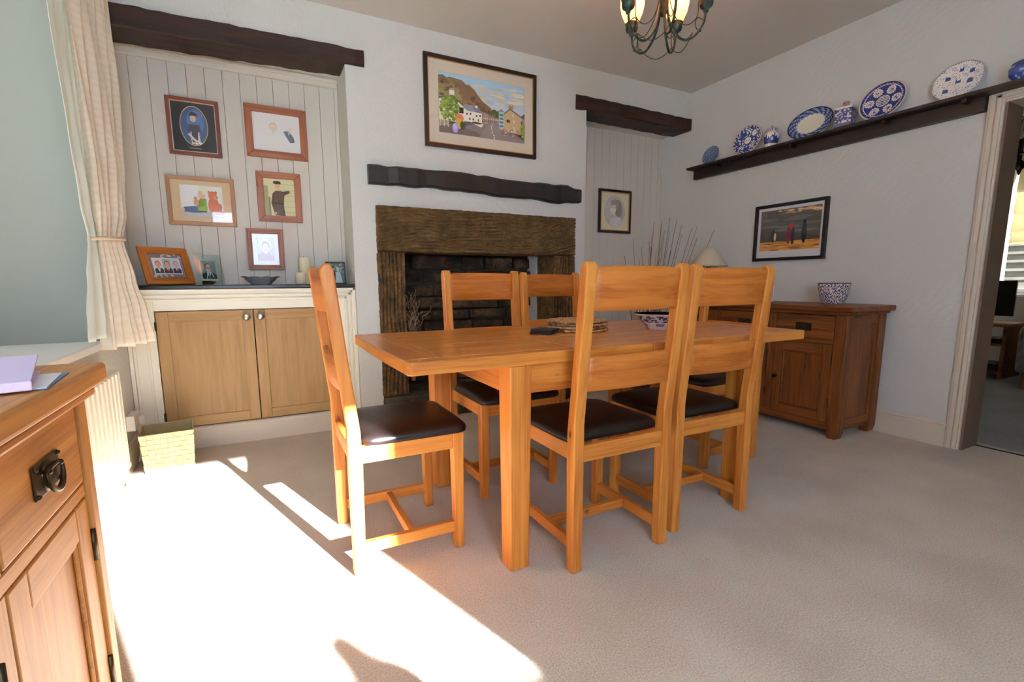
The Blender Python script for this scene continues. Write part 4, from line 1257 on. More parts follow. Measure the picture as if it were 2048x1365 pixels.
# ------------------------------------------------------------------ dining chairs
def make_chair():
    """origin on the floor at the centre, chair faces +y"""
    t = thing('dining_chair', (0, 0, 0), 0, 'dining chair', 'chair', 'oak ladder-back dining chairs')
    wv, dp = .225, .21
    lw = .043
    # back posts: straight to the seat, then raked back
    prof = [(-dp, 0), (-dp + .040, 0), (-dp + .046, .40), (-dp + .043, .52), (-dp + .012, .80), (-dp - .014, 1.06), (-dp - .024, 1.082), (-dp - .042, 1.084), (-dp - .056, 1.066), (-dp - .030, .82), (-dp - .001, .54), (-dp - .002, .46)]
    prof = [(y, z) for (y, z) in prof]
    for s in (-1, 1):
        xa, xb = (s * wv, s * (wv - lw)) if s < 0 else (s * (wv - lw), s * wv)
        MB().prism(prof, 0, xa, xb, .006, 3).build('back_post', OAK[2], t)
    # front legs, slightly tapered, set in a touch
    wf = .215
    for s in (-1, 1):
        xo = s * wf; xi = s * (wf - lw)
        x0, x1 = min(xo, xi), max(xo, xi)
        MB().hexa([(x0 + .003, dp - .038, 0), (x1 - .003, dp - .038, 0), (x1 - .003, dp - .002, 0), (x0 + .003, dp - .002, 0),
                   (x0, dp - .043, .462), (x1, dp - .043, .462), (x1, dp, .462), (x0, dp, .462)], .004, 2).build('leg', OAK[2], t)
    # seat rails
    MB().box(-wf + lw, wf - lw, dp - .030, dp - .008, .402, .462, .002).build('seat_rail', OAK[0], t)
    MB().box(-wv + lw, wv - lw, -dp + .008, -dp + .030, .402, .462, .002).build('seat_rail', OAK[0], t)
    for s in (-1, 1):
        x0, x1 = sorted((s * (wf - .006), s * (wf - .028)))
        MB().box(x0, x1, -dp + .044, dp - .043, .402, .462, .002).build('seat_rail', OAK[1], t)
    # stretchers: one each side, one across the middle
    for s in (-1, 1):
        x0, x1 = sorted((s * (wf - .010), s * (wf - .033)))
        MB().box(x0, x1, -dp + .040, dp - .038, .066, .108, .003).build('stretcher', OAK[1], t)
    MB().box(-wf + .033, wf - .033, -.004, .020, .070, .106, .003).build('stretcher', OAK[0], t)
    # two bowed back slats
    for (z0, z1) in ((.925, 1.066), (.654, .775)):
        m = MB(); bm = m.bm; n = 12
        for zz in (0,):
            rows = []
            for i in range(n + 1):
                u = -1 + 2 * i / n; x = u * (wv - lw + .012)
                bow = -.017 * (1 - u * u)
                def Y(z): return -dp + .018 - max(0, (z - .52)) * .1 + bow
                c = .004
                arch = 0.006 * (1 - u * u) if z1 > 1 else 0
                rows.append([bm.verts.new(p) for p in ((x, Y(z0) - .009 + c, z0), (x, Y(z0) - .009, z0 + c), (x, Y(z1) - .009, z1 - c + arch), (x, Y(z1) - .009 + c, z1 + arch),
                                                      (x, Y(z1) + .009 - c, z1 + arch), (x, Y(z1) + .009, z1 - c + arch), (x, Y(z0) + .009, z0 + c), (x, Y(z0) + .009 - c, z0))])
            for A, B in zip(rows, rows[1:]):
                for k in range(8):
                    f = bm.faces.new((A[k], A[(k + 1) % 8], B[(k + 1) % 8], B[k])); f.smooth = k in (1, 5)
            bm.faces.new(rows[0][::-1]); bm.faces.new(rows[-1]); bmesh.ops.recalc_face_normals(bm, faces=bm.faces)
        m.build('back_slat', OAKS, t)
    # padded seat: superellipse rings
    bm = bmesh.new(); rows = []
    hx, y0, y1 = .218, -.166, .238
    for (ins, z) in ((.012, .458), (.002, .463), (.0, .474), (.003, .484), (.012, .493), (.030, .500), (.06, .505), (.10, .508), (.15, .509)):
        ring = []
        n = 64
        for k in range(n):
            a = 2 * pi * k / n; e = .22
            cx_, sy__ = cos(a), sin(a)
            fx = math.copysign(abs(cx_) ** e, cx_); fy = math.copysign(abs(sy__) ** e, sy__)
            hy = (y1 - y0) / 2
            x = fx * (hx - ins) ; y = (y0 + y1) / 2 + fy * (hy - ins)
            if y < -.15: x *= .99
            ring.append(bm.verts.new((x, y, z)))
        rows.append(ring)
    for A, B in zip(rows, rows[1:]):
        for k in range(n):
            f = bm.faces.new((A[k], A[(k + 1) % n], B[(k + 1) % n], B[k])); f.smooth = True
    f = bm.faces.new(rows[-1]); f.smooth = True; bm.faces.new(rows[0][::-1])
    me = bpy.data.meshes.new('seat_pad'); bm.to_mesh(me); bm.free(); me.materials.append(LEATHER)
    # cut corners round the back posts by sitting the pad in front of them
    o = bpy.data.objects.new('seat_pad', me); COL.objects.link(o); o.parent = t; o['label'] = 'dark brown leather seat pad'
    return t


chair = make_chair()
chairs = [
    ((.445, 1.828), -90.5, 'sunlit oak dining chair with brown leather seat at the left end of the table'),
    ((1.139, 1.478), 0, 'oak dining chair with its back to us, left-hand one on the near side'),
    ((1.664, 1.515), -1, 'oak dining chair with its back to us, right-hand one on the near side'),
    ((1.090, 2.150), 180, 'oak dining chair on the far side of the table, left-hand one before the fireplace'),
    ((1.735, 2.465), 180, 'oak dining chair on the far side of the table, right-hand one before the fireplace'),
    ((2.312, 1.930), 90, 'oak dining chair at the right end of the table, mostly hidden'),
]
for i, ((x, y), a, lab) in enumerate(chairs):
    c = chair if i == 0 else copy_tree(chair)
    c.location = (x, y, 0); c.rotation_euler = (0, 0, radians(a)); c['label'] = lab


# ------------------------------------------------------------------ things on the table
def rope_mat(r):
    m = MB()
    pts = []; N = 460; turns = r / .0125
    rr = []
    for i in range(N + 1):
        q = i / N; a = q * turns * 2 * pi; rad = .004 + (r - .010) * q
        pts.append((rad * cos(a), rad * sin(a), .0065 + .0008 * sin(a * 13))); rr.append(.0060 + .0007 * sin(i * 2.1))
    m.tube(pts, rr, 7)
    return m
_m = NT('water_hyacinth_rope'); _n = _m.n('ShaderNodeTexNoise'); _n.inputs['Scale'].default_value = 70; _n.inputs['Detail'].default_value = 4
_m.l(_m.coord(), _n.inputs['Vector']); _m.l(_m.ramp(_n.outputs[0], [(.35, srgb(128, 82, 48)), (.6, srgb(206, 164, 116))]), _m.b.inputs['Base Color']); _m.set(Roughness=.8); ROPE = _m.m
mm0 = rope_mat(.150).build('placemat', ROPE)
for i, lab in enumerate(('round woven rope placemat at the bottom of the stack of four', 'round woven rope placemat second from the bottom of the stack', 'round woven rope placemat just under the top one', 'round woven rope placemat on top of the stack')):
    o = mm0 if i == 0 else mm0.copy()
    if i: COL.objects.link(o)
    o.location = (1.385 + (.003, -.004, .006, 0)[i], 1.915 + (0, .004, -.003, .002)[i], TZ + .0006 + i * .0134)
    o.rotation_euler = (0, 0, i * 1.3)
    tag(o, lab, 'placemat', 'woven rope placemats')
COAST = plain('black_slate_effect', srgb(32, 32, 34), .5)
c0 = MB().box(-.052, .052, -.052, .052, 0, .0055, .0015).build('coaster', COAST)
for i, lab in enumerate(('square black coaster at the bottom of the little stack', 'square black coaster second from bottom of the stack', 'square black coaster second from top of the stack', 'square black coaster on top of the little stack')):
    o = c0 if i == 0 else c0.copy()
    if i: COL.objects.link(o)
    o.location = (1.165 + .002 * (i % 2), 1.865 - .002 * i, TZ + .0006 + i * .0058); o.rotation_euler = (0, 0, radians((38, 35, 41, 37)[i]))
    tag(o, lab, 'coaster', 'black coasters')


def f_bowl(z, a, r):
    if z > .062: return (150, 160, 196)
    if .030 < z < .052: return (54, 62, 118) if hsh(int(z * 300), int(a * 22)) > .4 else (176, 182, 204)
    if z < .024 and z > .012: return (120, 134, 176) if int(a * 22) % 2 else (214, 212, 214)
    return (216, 212, 212)
def f_bowl_in(z, a, r):
    if r > .085: return (206, 210, 224) if hsh(int(r * 160), int(a * 9)) > .35 else (84, 106, 172)
    return (220, 218, 220)
BS = (.95, .95, 1.24)
bwl = thing('serving_bowl', (1.750, 1.740, TZ + .0006), 0, 'blue and white china serving bowl on the right half of the table', 'bowl')
china('bowl_body', None, (0, 0, 0), [(.050, 0), (.052, .008), (.062, .014), (.090, .034), (.112, .056), (.128, .064)], f_bowl, 64).parent = bwl
china('bowl_inside', None, (0, 0, 0), [(.128, .064), (.108, .058), (.080, .034), (.050, .016), (.010, .012)], f_bowl_in, 64).parent = bwl
for _c in bwl.children: _c.scale = BS


# ------------------------------------------------------------------ sideboards
def sideboard(L, D, W3, nb=3, leg=.072, of=.055, oe=.05, tt=.036):
    """origin at the floor, front-left corner; front towards -y, length along +x"""
    Ht = .86
    t = bpy.data.objects.new('sideboard', None); COL.objects.link(t)
    X, Y, Z = W3
    wl = leg
    # top with bevelled edge
    MB().box(-oe, L + oe, -of, D, Ht - tt, Ht, .010, 3).build('top', X, t)
    MB().box(-oe * .4, L + oe * .4, -of * .45, D - .002, Ht - tt - .020, Ht - tt - .0005, .006, 2).build('cornice', X, t)
    zt = Ht - tt - .020
    for (x, y) in ((0, 0), (L - leg, 0), (0, D - leg), (L - leg, D - leg)):
        m = MB()
        t2 = .012
        ins = lambda v, lo, hi: v
        m.prism([(x, .045), (x + t2, 0), (x + leg - t2, 0), (x + leg, .045), (x + leg, zt), (x, zt)], 1, y, y + leg, .004, 2)
        m.build('leg', Z, t)
    # side panels: frame and recessed field
    for (xa, sg) in ((.012, 1), (L - .012, -1)):
        m = MB()
        xo, xi = sorted((xa, xa + sg * .018)); 
        m.box(xo, xi, leg, D - leg, .055, .125, .002, 1, 0); m.box(xo, xi, leg, D - leg, zt - .06, zt, .002, 1, 0)
        m.box(xo, xi, leg, leg + .03, .125, zt - .06, .002, 1, 1); m.box(xo, xi, D - leg - .03, D - leg, .125, zt - .06, .002, 1, 1)
        x2, x3 = sorted((xa + sg * .009, xa + sg * .016))
        m.box(x2, x3, leg + .02, D - leg - .02, .115, zt - .05, 0, 1, 1)
        m.build('side_panel', [Y, Z], t)
    box('back_panel', leg * .5, L - leg * .5, D - .014, D - .006, .06, zt, X, t)
    box('bottom_board', leg * .5, L - leg * .5, .03, D - .015, .062, .078, X, t)
    # face frame
    zd0, zd1 = .64, .795     # drawers
    zo0, zo1 = .098, .608    # doors
    m = MB()
    m.box(leg, L - leg, .008, .026, .052, zo0 - .003, .002, 1, 0)
    m.box(leg, L - leg, .008, .026, zo1 + .003, zd0 - .003, .002, 1, 0)
    m.box(leg, L - leg, .008, .026, zd1 + .003, zt, .002, 1, 0)
    mull = .045; bw = (L - 2 * leg - (nb - 1) * mull) / nb
    for i in range(1, nb):
        xa = leg + i * bw + (i - 1) * mull
        m.box(xa, xa + mull, .008, .026, zo0 - .003, zo1 + .003, .002, 1, 1)
        m.box(xa, xa + mull, .008, .026, zd0 - .003, zd1 + .003, .002, 1, 1)
    m.build('face_frame', [X, Z], t)
    for i in range(nb):
        xa = leg + i * (bw + mull) + .003; xb = xa + bw - .006; xc = (xa + xb) / 2
        d = MB().box(xa, xb, .007, .024, zd0, zd1, .004, 2).build('drawer', X, t)
        box('drawer_box', xa + .01, xb - .01, .026, D - .03, zd0 + .008, zd1 - .02, X, d)
        # plate and ring handle
        m = MB(); zc = .717
        m.box(xc - .052, xc + .052, .003, .0065, zc - .028, zc + .026, .0015)
        m.build('handle_plate', BRASS, d)
        r = MB(); R = Matrix.Translation((xc, .003, zc - .002)) @ Matrix.Rotation(pi / 2, 4, 'X')
        r.lathe([(.026, 0), (.026, .002), (.021, .0045), (.006, .003), (0, .003)], n=28)
        r.build('handle_rosette', BRASS, d, M=R)
        m = MB()
        pts = [(xc + .032 * cos(a) , -.006 - .003 * (sin(a) < 0) * abs(sin(a)), zc + .008 + .036 * sin(a) * (1 if sin(a) < 0 else .15)) for a in [2 * pi * k / 28 for k in range(28)]]
        m.tube(pts, [.0028 + .0022 * max(0, -sin(2 * pi * k / 28)) for k in range(28)], 8, closed=True)
        for s in (-1, 1):
            m.ball((xc + s * .024, -.006, zc + .010), .0055, n=10)
            m.tube([(xc + s * .024, .004, zc + .010), (xc + s * .024, -.008, zc + .010)], .003, 8)
            for q in (-1, 1): m.ball((xc + s * .046, .002, zc - .001 + q * .022), .0042, n=8)
        m.build('ring_handle', BRASS, d)
        # door with recessed panel and bead
        st = .062; hs = 1 if i == nb - 1 or (nb == 3 and i == 1) else -1
        m = MB()
        m.box(xa, xa + st, .007, .025, zo0, zo1, .003, 2, 1); m.box(xb - st, xb, .007, .025, zo0, zo1, .003, 2, 1)
        m.box(xa + st, xb - st, .007, .025, zo0, zo0 + st, .003, 2, 0); m.box(xa + st, xb - st, .007, .025, zo1 - st, zo1, .003, 2, 0)
        dr = m.build('door', [X, Z], t)
        box('door_panel', xa + st - .005, xb - st + .005, .018, .024, zo0 + st - .005, zo1 - st + .005, Z, dr)
        m = MB(); e = .010
        for (a0, a1, b0, b1) in ((xa + st, xa + st + e, zo0 + st, zo1 - st), (xb - st - e, xb - st, zo0 + st, zo1 - st), (xa + st, xb - st, zo0 + st, zo0 + st + e), (xa + st, xb - st, zo1 - st - e, zo1 - st)):
            m.box(a0, a1, .011, .019, b0, b1, .003, 1)
        m.build('panel_bead', X, dr)
        kx = xa + .026 if hs > 0 else xb - .026
        k = MB(); k.lathe([(.009, 0), (.009, .003), (.005, .006), (.006, .014), (.013, .018), (.0145, .023), (.011, .028), (0, .030)], n=20)
        k.build('knob', IRON, dr, M=Matrix.Translation((kx, .007, .352)) @ Matrix.Rotation(pi / 2, 4, 'X'))
        hx = xb + .001 if hs > 0 else xa - .001
        m = MB()
        for z in (.195, .475): m.tube([(hx, .005, z), (hx, .005, z + .065)], .0055, 10)
        m.build('hinges', BRASS, dr)
    return t


sb = sideboard(1.415, .455, RUST)
sb.location = (3.237, 3.068, 0); sb.rotation_euler = (0, 0, -pi / 2)
tag(sb, 'dark rustic oak sideboard with drawers against the right wall', 'sideboard')
sb2 = sideboard(1.185, .335, FGO, 3, .038, .024, .072, .042)
sb2.location = (-.322, 1.200 - 1.185, 0); sb2.rotation_euler = (0, 0, pi / 2)
tag(sb2, 'golden oak sideboard close by at the left edge, under the window sill', 'sideboard')

# lilac album and envelopes on the near sideboard
ZB = .8605
al = thing('album', (-.490, 1.000, ZB + .0032), radians(14), 'lilac covered album lying on the near sideboard', 'book')
LIL = plain('lilac_book_cloth', srgb(214, 200, 232), .55); LILS = plain('pale_pink_spine', srgb(226, 204, 224), .5)
def wedge(x0, x1, y0, y1, za, zb, zc, zd, bev=.001):
    # near edge runs from za to zb in height, far edge from zc to zd
    return MB().hexa([(x0, y0, za), (x1, y0, za), (x1, y1, zc), (x0, y1, zc), (x0, y0, zb), (x1, y0, zb), (x1, y1, zd), (x0, y1, zd)], bev, 2)
wedge(-.15, .158, -.095, .098, 0, .003, 0, .003).build('back_cover', LIL, al)
wedge(-.15, .158, -.095, .098, .0115, .0145, .030, .033).build('front_cover', LIL, al)
MB().box(-.15, .159, -.100, -.094, 0, .0145, .002).build('spine', LILS, al)
wedge(-.145, .148, -.093, .090, .003, .0115, .003, .028, 0).build('pages', plain('page_block', srgb(226, 224, 222), .9), al)
ENV = plain('white_envelope', srgb(226, 230, 236), .7); ENB = plain('blue_envelope', srgb(84, 118, 160), .6)
o = MB().box(-.11, .11, -.08, .08, 0, .0012).build('envelope', ENB); o.location = (-.419, 1.030, ZB); o.rotation_euler = (0, 0, radians(6))
tag(o, 'blue edged envelope at the bottom, under the lilac album', 'envelope')
o = MB().box(-.11, .11, -.078, .078, 0, .0012).build('envelope', ENV); o.location = (-.423, 1.022, ZB + .0017); o.rotation_euler = (0, 0, radians(9))
tag(o, 'white envelope poking out from under the lilac album', 'envelope')


# ------------------------------------------------------------------ pot, lamp and ornament on the far sideboard
def f_paisley(z, a, r):
    u, v = a * .098, z
    best = CHW
    for k in range(1):
        w1 = sin(u * 150 + 3 * sin(v * 90)) * cos(v * 130 + 3 * sin(u * 110)); 
    if z > .135: return (70, 60, 66)
    if w1 > .42: return (44, 54, 108)
    if w1 > .2: return (96, 98, 128)
    if w1 < -.62: return (60, 66, 104)
    return (206, 192, 178)
pot = china('plant_pot', 'blue paisley china plant pot on the far sideboard', (3.50, 1.893, .8605), [(.056, 0), (.060, .004), (.072, .028), (.084, .062), (.092, .10), (.096, .136), (.097, .143), (.093, .143)], f_paisley, 96, cat='pot')
m = MB(); m.lathe([(.0935, .1425), (.090, .13), (.078, .06), (.06, .02), (0, .015)], n=48); m.build('pot_inside', plain('pot_white_glaze', srgb(206, 200, 196), .3), pot)
SHADE = plain('cream_lamp_shade_fabric', srgb(206, 194, 170), .8)
lamp = thing('table_lamp', (3.47, 2.90, .8605), 0, 'small table lamp with cream scalloped shade on the sideboard end', 'lamp')
MB().lathe([(0, 0), (.055, 0), (.058, .008), (.030, .022), (.022, .05), (.036, .10), (.040, .13), (.020, .19), (.010, .21), (.010, .27), (0, .27)], n=32).build('base', CREAM, lamp)
m = MB(); bm = m.bm; rows = []
for i, (r, z) in enumerate(((.150, .290), (.138, .302), (.085, .385), (.048, .436), (.044, .438))):
    ring = []
    for k in range(96):
        a = 2 * pi * k / 96; zz = z - (.007 * abs(sin(7 * a)) if i == 0 else 0)
        ring.append(bm.verts.new((r * cos(a), r * sin(a), zz)))
    rows.append(ring)
for A, B in zip(rows, rows[1:]):
    for k in range(96): bm.faces.new((A[k], A[(k + 1) % 96], B[(k + 1) % 96], B[k])).smooth = True
o = m.build('lamp_shade', SHADE, lamp)
md = o.modifiers.new('thickness', 'SOLIDIFY'); md.thickness = .002
m = MB()
for k in range(4):
    a = k * pi / 2; m.tube([(.008 * cos(a), .008 * sin(a), .27), (.075 * cos(a), .075 * sin(a), .385)], .0015, 6)
m.build('shade_carrier', IRON, lamp)
m = MB(); WIRE = plain('white_enamel_wire', srgb(232, 230, 230), .4)
for s in (-1, 1):
    m.tube([(s * .03, 0, 0), (s * .055, 0, .06), (s * .045, 0, .12), (s * .012, 0, .175)], .003, 8)
for k in range(3):
    z = .035 + k * .048
    m.tube([(.035 * cos(a), .004, z + .03 * sin(a)) for a in [2 * pi * q / 20 for q in range(20)]], .0025, 6, closed=True)
m.box(-.04, .04, -.02, .02, 0, .006, .002)
o = m.build('ornament', WIRE); o.location = (3.49, 2.352, .8605); o.rotation_euler = (0, 0, radians(70))
tag(o, 'white openwork wire ornament standing on the far sideboard', 'ornament')

# floor vase with a spray of bare sticks in the corner
vz = thing('floor_vase', (2.96, 3.10, 0), 0, 'tall dark floor vase behind the table in the corner', 'vase')
m = MB(); m.lathe([(0, 0), (.085, 0), (.09, .01), (.11, .18), (.095, .36), (.055, .48), (.06, .52), (.066, .53), (.054, .53), (.05, .50), (.085, .3), (.08, .05), (0, .02)], n=36); m.build('vase_body', plain('brown_glazed_pottery', srgb(74, 50, 40), .35), vz)
STK = plain('reddish_brown_twig', srgb(116, 74, 58), .7); STK2 = plain('pale_grey_twig', srgb(150, 118, 102), .8)
rnd = random.Random(21); 
m = MB()
tips = [(2.60, 2.98, 1.22), (2.70, 3.0, 1.36), (2.78, 3.0, 1.20), (2.84, 3.04, 1.30), (2.9, 3.0, 1.30), (2.92, 3.0, 1.50), (2.95, 3.05, 1.42), (3.0, 3.0, 1.52), (3.04, 3.0, 1.44), (3.06, 3.05, 1.50), (3.1, 3.0, 1.55), (3.12, 3.1, 1.40),
        (3.17, 3.0, 1.53), (3.2, 3.1, 1.45), (3.26, 3.02, 1.50), (3.3, 3.05, 1.42), (3.36, 3.0, 1.47), (3.42, 3.0, 1.49), (3.48, 3.05, 1.40), (3.58, 2.96, 1.46), (2.88, 3.06, 1.16), (2.8, 3.1, 1.12), (3.0, 3.12, 1.36), (3.08, 3.12, 1.30), (2.97, 2.98, 1.20), (3.14, 3.02, 1.28)]
for i, (x, y, z) in enumerate(tips):
    bx_, by_ = rnd.uniform(-.025, .025), rnd.uniform(-.025, .025)
    pts = []
    for k in range(6):
        q = k / 5
        pts.append((bx_ + (x - 2.96 - bx_) * q + .012 * sin(q * 7 + i) * q, by_ + (y - 3.10 - by_) * q + .01 * cos(q * 5 + i) * q, .06 + (z - .06) * q))
    m.tube(pts, [.0042 - .0024 * k / 5 for k in range(6)], 5, i % 2)
tw = m.build('dried_sticks', [STK, STK2]); tw.location = (2.96, 3.10, 0)
tag(tw, 'spray of bare brown sticks rising behind the dining chairs', 'twigs')

# slim glass vase with curly twigs on the hearth
gv = thing('glass_vase', (1.015, 3.50, .212), 0, 'slim clear glass vase with cork collar on the hearth', 'vase')
m = MB(); m.box(-.036, .036, -.036, .036, 0, .072, .004); m.build('cube_base', VASEG, gv)
MB().lathe([(0, .066), (.014, .066), (.016, .072), (.018, .108), (0, .108)], n=20).build('cork_collar', plain('cork', srgb(196, 138, 96), .8), gv)
m = MB(); m.lathe([(.007, .108), (.008, .25), (.014, .38), (.030, .452), (.034, .458), (.028, .452), (.011, .38), (.005, .25), (.004, .108)], n=24); m.build('stem', VASEG, gv)
m = MB(); rnd = random.Random(5)
CURL = plain('pale_curly_twig', srgb(172, 136, 112), .8)
for i in range(17):
    a0 = rnd.uniform(0, 6.28); lean_ = rnd.uniform(.02, .16); L_ = rnd.uniform(.16, .34); c_ = rnd.uniform(9, 20); ph = rnd.uniform(0, 6)
    pts = [(.004 * cos(a0), .004 * sin(a0), .36)]
    for k in range(1, 16):
        q = k / 15
        pts.append(((.012 + lean_ * q) * cos(a0) * q ** .5 + .022 * q * sin(c_ * q + ph), (.012 + lean_ * .6 * q) * sin(a0) + .02 * q * cos(c_ * q + ph), .36 + .06 * q + L_ * q + .012 * cos(c_ * q)))
    m.tube(pts, .0016, 5)
t2 = m.build('curly_twigs', CURL); t2.location = (1.015, 3.50, .212)
tag(t2, 'dried curly twigs standing in the glass vase before the fire recess', 'twigs')

# ------------------------------------------------------------------ curtain by the window recess
def cloth(name, rows, folds, mat, parent, nv=90, th=.002, seed=0, hem=0):
    """rows: (z, y0, x0, y1, x1, amplitude); folds = number of pleats across"""
    bm = bmesh.new(); G = []
    zs = [r[0] for r in rows]
    N = 110
    for i in range(N + 1):
        z = zs[0] + (zs[-1] - zs[0]) * i / N
        for a, b in zip(rows, rows[1:]):
            if b[0] <= z <= a[0] + 1e-9:
                q = (a[0] - z) / (a[0] - b[0]); q = q * q * (3 - 2 * q)
                y0, xa, y1, xb, am = [a[k] + (b[k] - a[k]) * q for k in (1, 2, 3, 4, 5)]; break
        ring = []
        for k in range(nv + 1):
            u = k / nv
            ph = 2 * pi * folds * u + .5 * sin(z * 2.1 + seed) + 1.1 * sin(5 * u + seed)
            xx = xa + (xb - xa) * u + am * (sin(ph) + .3 * sin(2 * ph + z * 3 + seed)) + .25 * am * sin(11 * u + z * 5)
            yy = y0 + (y1 - y0) * (u + .012 * sin(2 * ph))
            dz = -hem * sin(ph * .5) * (1 if i == N else 0)
            ring.append(bm.verts.new((xx, yy, z + dz)))
        G.append(ring)
    for A, B in zip(G, G[1:]):
        for k in range(nv):
            f = bm.faces.new((A[k], A[k + 1], B[k + 1], B[k])); f.smooth = True
    me = bpy.data.meshes.new(name); bm.to_mesh(me); bm.free(); me.materials.append(mat)
    o = bpy.data.objects.new(name, me); COL.objects.link(o); o.parent = parent
    s = o.modifiers.new('thickness', 'SOLIDIFY'); s.thickness = th
    return o
cu = thing('curtain', (0, 0, 0), 0, 'cream patterned curtain tied back beside the window recess', 'curtain')
cu.location = (-.60, 3.0, .68)
K = Matrix.Translation((.60, -3.0, -.68))
rows = [(2.62, 2.80, -.655, 3.32, -.60, .030), (2.1, 2.81, -.655, 3.31, -.60, .030), (1.65, 2.83, -.655, 3.22, -.595, .028), (1.38, 2.84, -.652, 3.13, -.59, .022), (1.235, 2.87, -.650, 3.05, -.595, .013), (1.05, 2.86, -.650, 3.06, -.575, .020), (.88, 2.83, -.648, 3.07, -.55, .026), (.722, 2.80, -.645, 3.08, -.528, .030)]
o = cloth('curtain_cloth', rows, 6, CURT, cu, 130, .003, 1.0, .006); o.data.transform(K)
rows2 = [(2.62, 2.66, -.672, 2.86, -.66, .010), (2.1, 2.66, -.672, 2.86, -.66, .010), (1.65, 2.69, -.672, 2.87, -.66, .010), (1.38, 2.74, -.672, 2.89, -.66, .008), (1.235, 2.80, -.670, 2.91, -.66, .005), (1.05, 2.72, -.670, 2.89, -.655, .010), (.88, 2.64, -.668, 2.87, -.652, .014), (.775, 2.60, -.665, 2.86, -.65, .014)]
o = cloth('curtain_lining', rows2, 2, LINING, cu, 50, .002, 2.2, .0); o.data.transform(K); o['label'] = 'pale lining turned out towards the window'
m = MB(); N = 40; pts = []
for k in range(N):
    a = 2 * pi * k / N; pts.append((-.628 + .034 * sin(a) + .030 * cos(a), 2.950 + .125 * cos(a), 1.236 + .008 * cos(a) + .006 * sin(a)))
m.tube(pts, [.0085 + .0015 * sin(k * 2.4) for k in range(N)], 8, closed=True)
m.tube([(-.605, 3.07, 1.243), (-.697, 3.16, 1.25)], .006, 8)
o = m.build('tieback_rope', plain('cream_cord', srgb(222, 198, 166), .8), cu, M=K)
rl = MB(); rl.tube([(-.612, .80, 2.66), (-.612, 3.38, 2.66)], .014, 12)
for y in (.9, 1.9, 3.1): rl.tube([(-.612, y, 2.66), (-.70, y, 2.66)], .007, 8)
o = rl.build('curtain_rail', WHITE); tag(o, 'white curtain rail high on the left wall above the recess', 'rail')

# ------------------------------------------------------------------ radiator, socket, basket
RW = plain('warm_white_radiator_enamel', srgb(232, 226, 210), .35)
rad = thing('radiator', (-.655, 2.10, .13), 0, 'white fluted panel radiator under the window sill', 'radiator')
m = MB(); pr = []
y = -.74; pit = .0605
while y < .70:
    pr += [(.026, y), (.040, y + .008), (.040, y + pit - .020), (.026, y + pit - .012)]; y += pit
pr += [(.030, y), (.018, y), (.018, -.74)]
m.prism(pr, 2, .02, .475)
m.build('front_panel', RW, rad)
m = MB(); m.box(-.005, .034, -.745, .74, .47, .488, .004); m.box(-.005, .034, -.745, -.735, 0, .488, .003); m.box(-.005, .034, .73, .742, .03, .488, .004); m.box(.016, .038, -.74, .74, .0, .03, .006); m.build('casing', RW, rad)
m = MB(); m.tube([(.01, .76, -.13), (.01, .76, .0), (.01, .76, .03), (.01, .735, .035)], .008, 10); m.lathe([(.014, 0), (.017, .01), (.017, .055), (.012, .06), (0, .06)], (.01, .76, .03), 16); m.build('valve', WHITE, rad)
m = MB(); m.box(-.045, -.004, -.5, -.47, .05, .4); m.box(-.045, -.004, .5, .53, .05, .4); m.build('wall_bracket', WHITE, rad)

so = thing('socket', (XL, 3.27, .215), 0, 'white double socket box with a plug low on the left wall', 'socket')
MB().box(.001, .042, -.075, .075, 0, .085, .004).build('socket_box', WHITE, so)
m = MB(); m.box(.042, .070, .020, .062, .012, .06, .006); m.tube([(.06, .041, .014), (.07, .042, -.05), (.04, .03, -.12), (.03, -.02, -.195)], .0035, 8); m.build('plug', WHITE, so)

BSK = NT('woven_seagrass_strip')
_v = BSK.coord((1, 1, 1)); _n = BSK.n('ShaderNodeTexNoise'); _n.inputs['Scale'].default_value = 30; BSK.l(_v, _n.inputs['Vector'])
BSK.l(BSK.ramp(_n.outputs[0], [(.35, srgb(190, 180, 138)), (.65, srgb(208, 200, 162))]), BSK.b.inputs['Base Color']); BSK.set(Roughness=.7); BSK = BSK.m
bk = thing('basket', (-.510, 3.175, 0), radians(6), 'square woven pale straw waste basket beside the radiator', 'basket')
m = MB(); nu, nv_ = 8, 8; hb = .220
b0, t0 = .112, .123
for side in range(4):
    R = Matrix.Rotation(side * pi / 2, 4, 'Z')
    for i in range(nu):
        for j in range(nv_):
            z0 = hb * j / nv_; z1 = hb * (j + 1) / nv_
            def hw(z): return b0 + (t0 - b0) * z / hb
            off = (i + j + side) % 2
            e = .0022 if off else 0
            u0, u1 = -1 + 2 * i / nu, -1 + 2 * (i + 1) / nu
            y0, y1 = -hw(z0) - e, -hw(z1) - e
            g2 = .0006
            m.hexa([(u0 * hw(z0) + g2, y0, z0 + g2), (u1 * hw(z0) - g2, y0, z0 + g2), (u1 * hw(z0) - g2, y0 + .004, z0 + g2), (u0 * hw(z0) + g2, y0 + .004, z0 + g2),
                    (u0 * hw(z1) + g2, y1, z1 - g2), (u1 * hw(z1) - g2, y1, z1 - g2), (u1 * hw(z1) - g2, y1 + .004, z1 - g2), (u0 * hw(z1) + g2, y1 + .004, z1 - g2)], 0, 1, 0, R)
m.build('woven_sides', BSK, bk)
m = MB()
for side in range(4):
    R = Matrix.Rotation(side * pi / 2, 4, 'Z')
    m.hexa([(-b0, -b0 + .003, .001), (b0, -b0 + .003, .001), (b0, -b0 + .006, .001), (-b0, -b0 + .006, .001), (-t0, -t0 + .003, hb), (t0, -t0 + .003, hb), (t0, -t0 + .006, hb), (-t0, -t0 + .006, hb)], 0, 1, 0, R)
m.box(-b0, b0, -b0, b0, .0, .004)
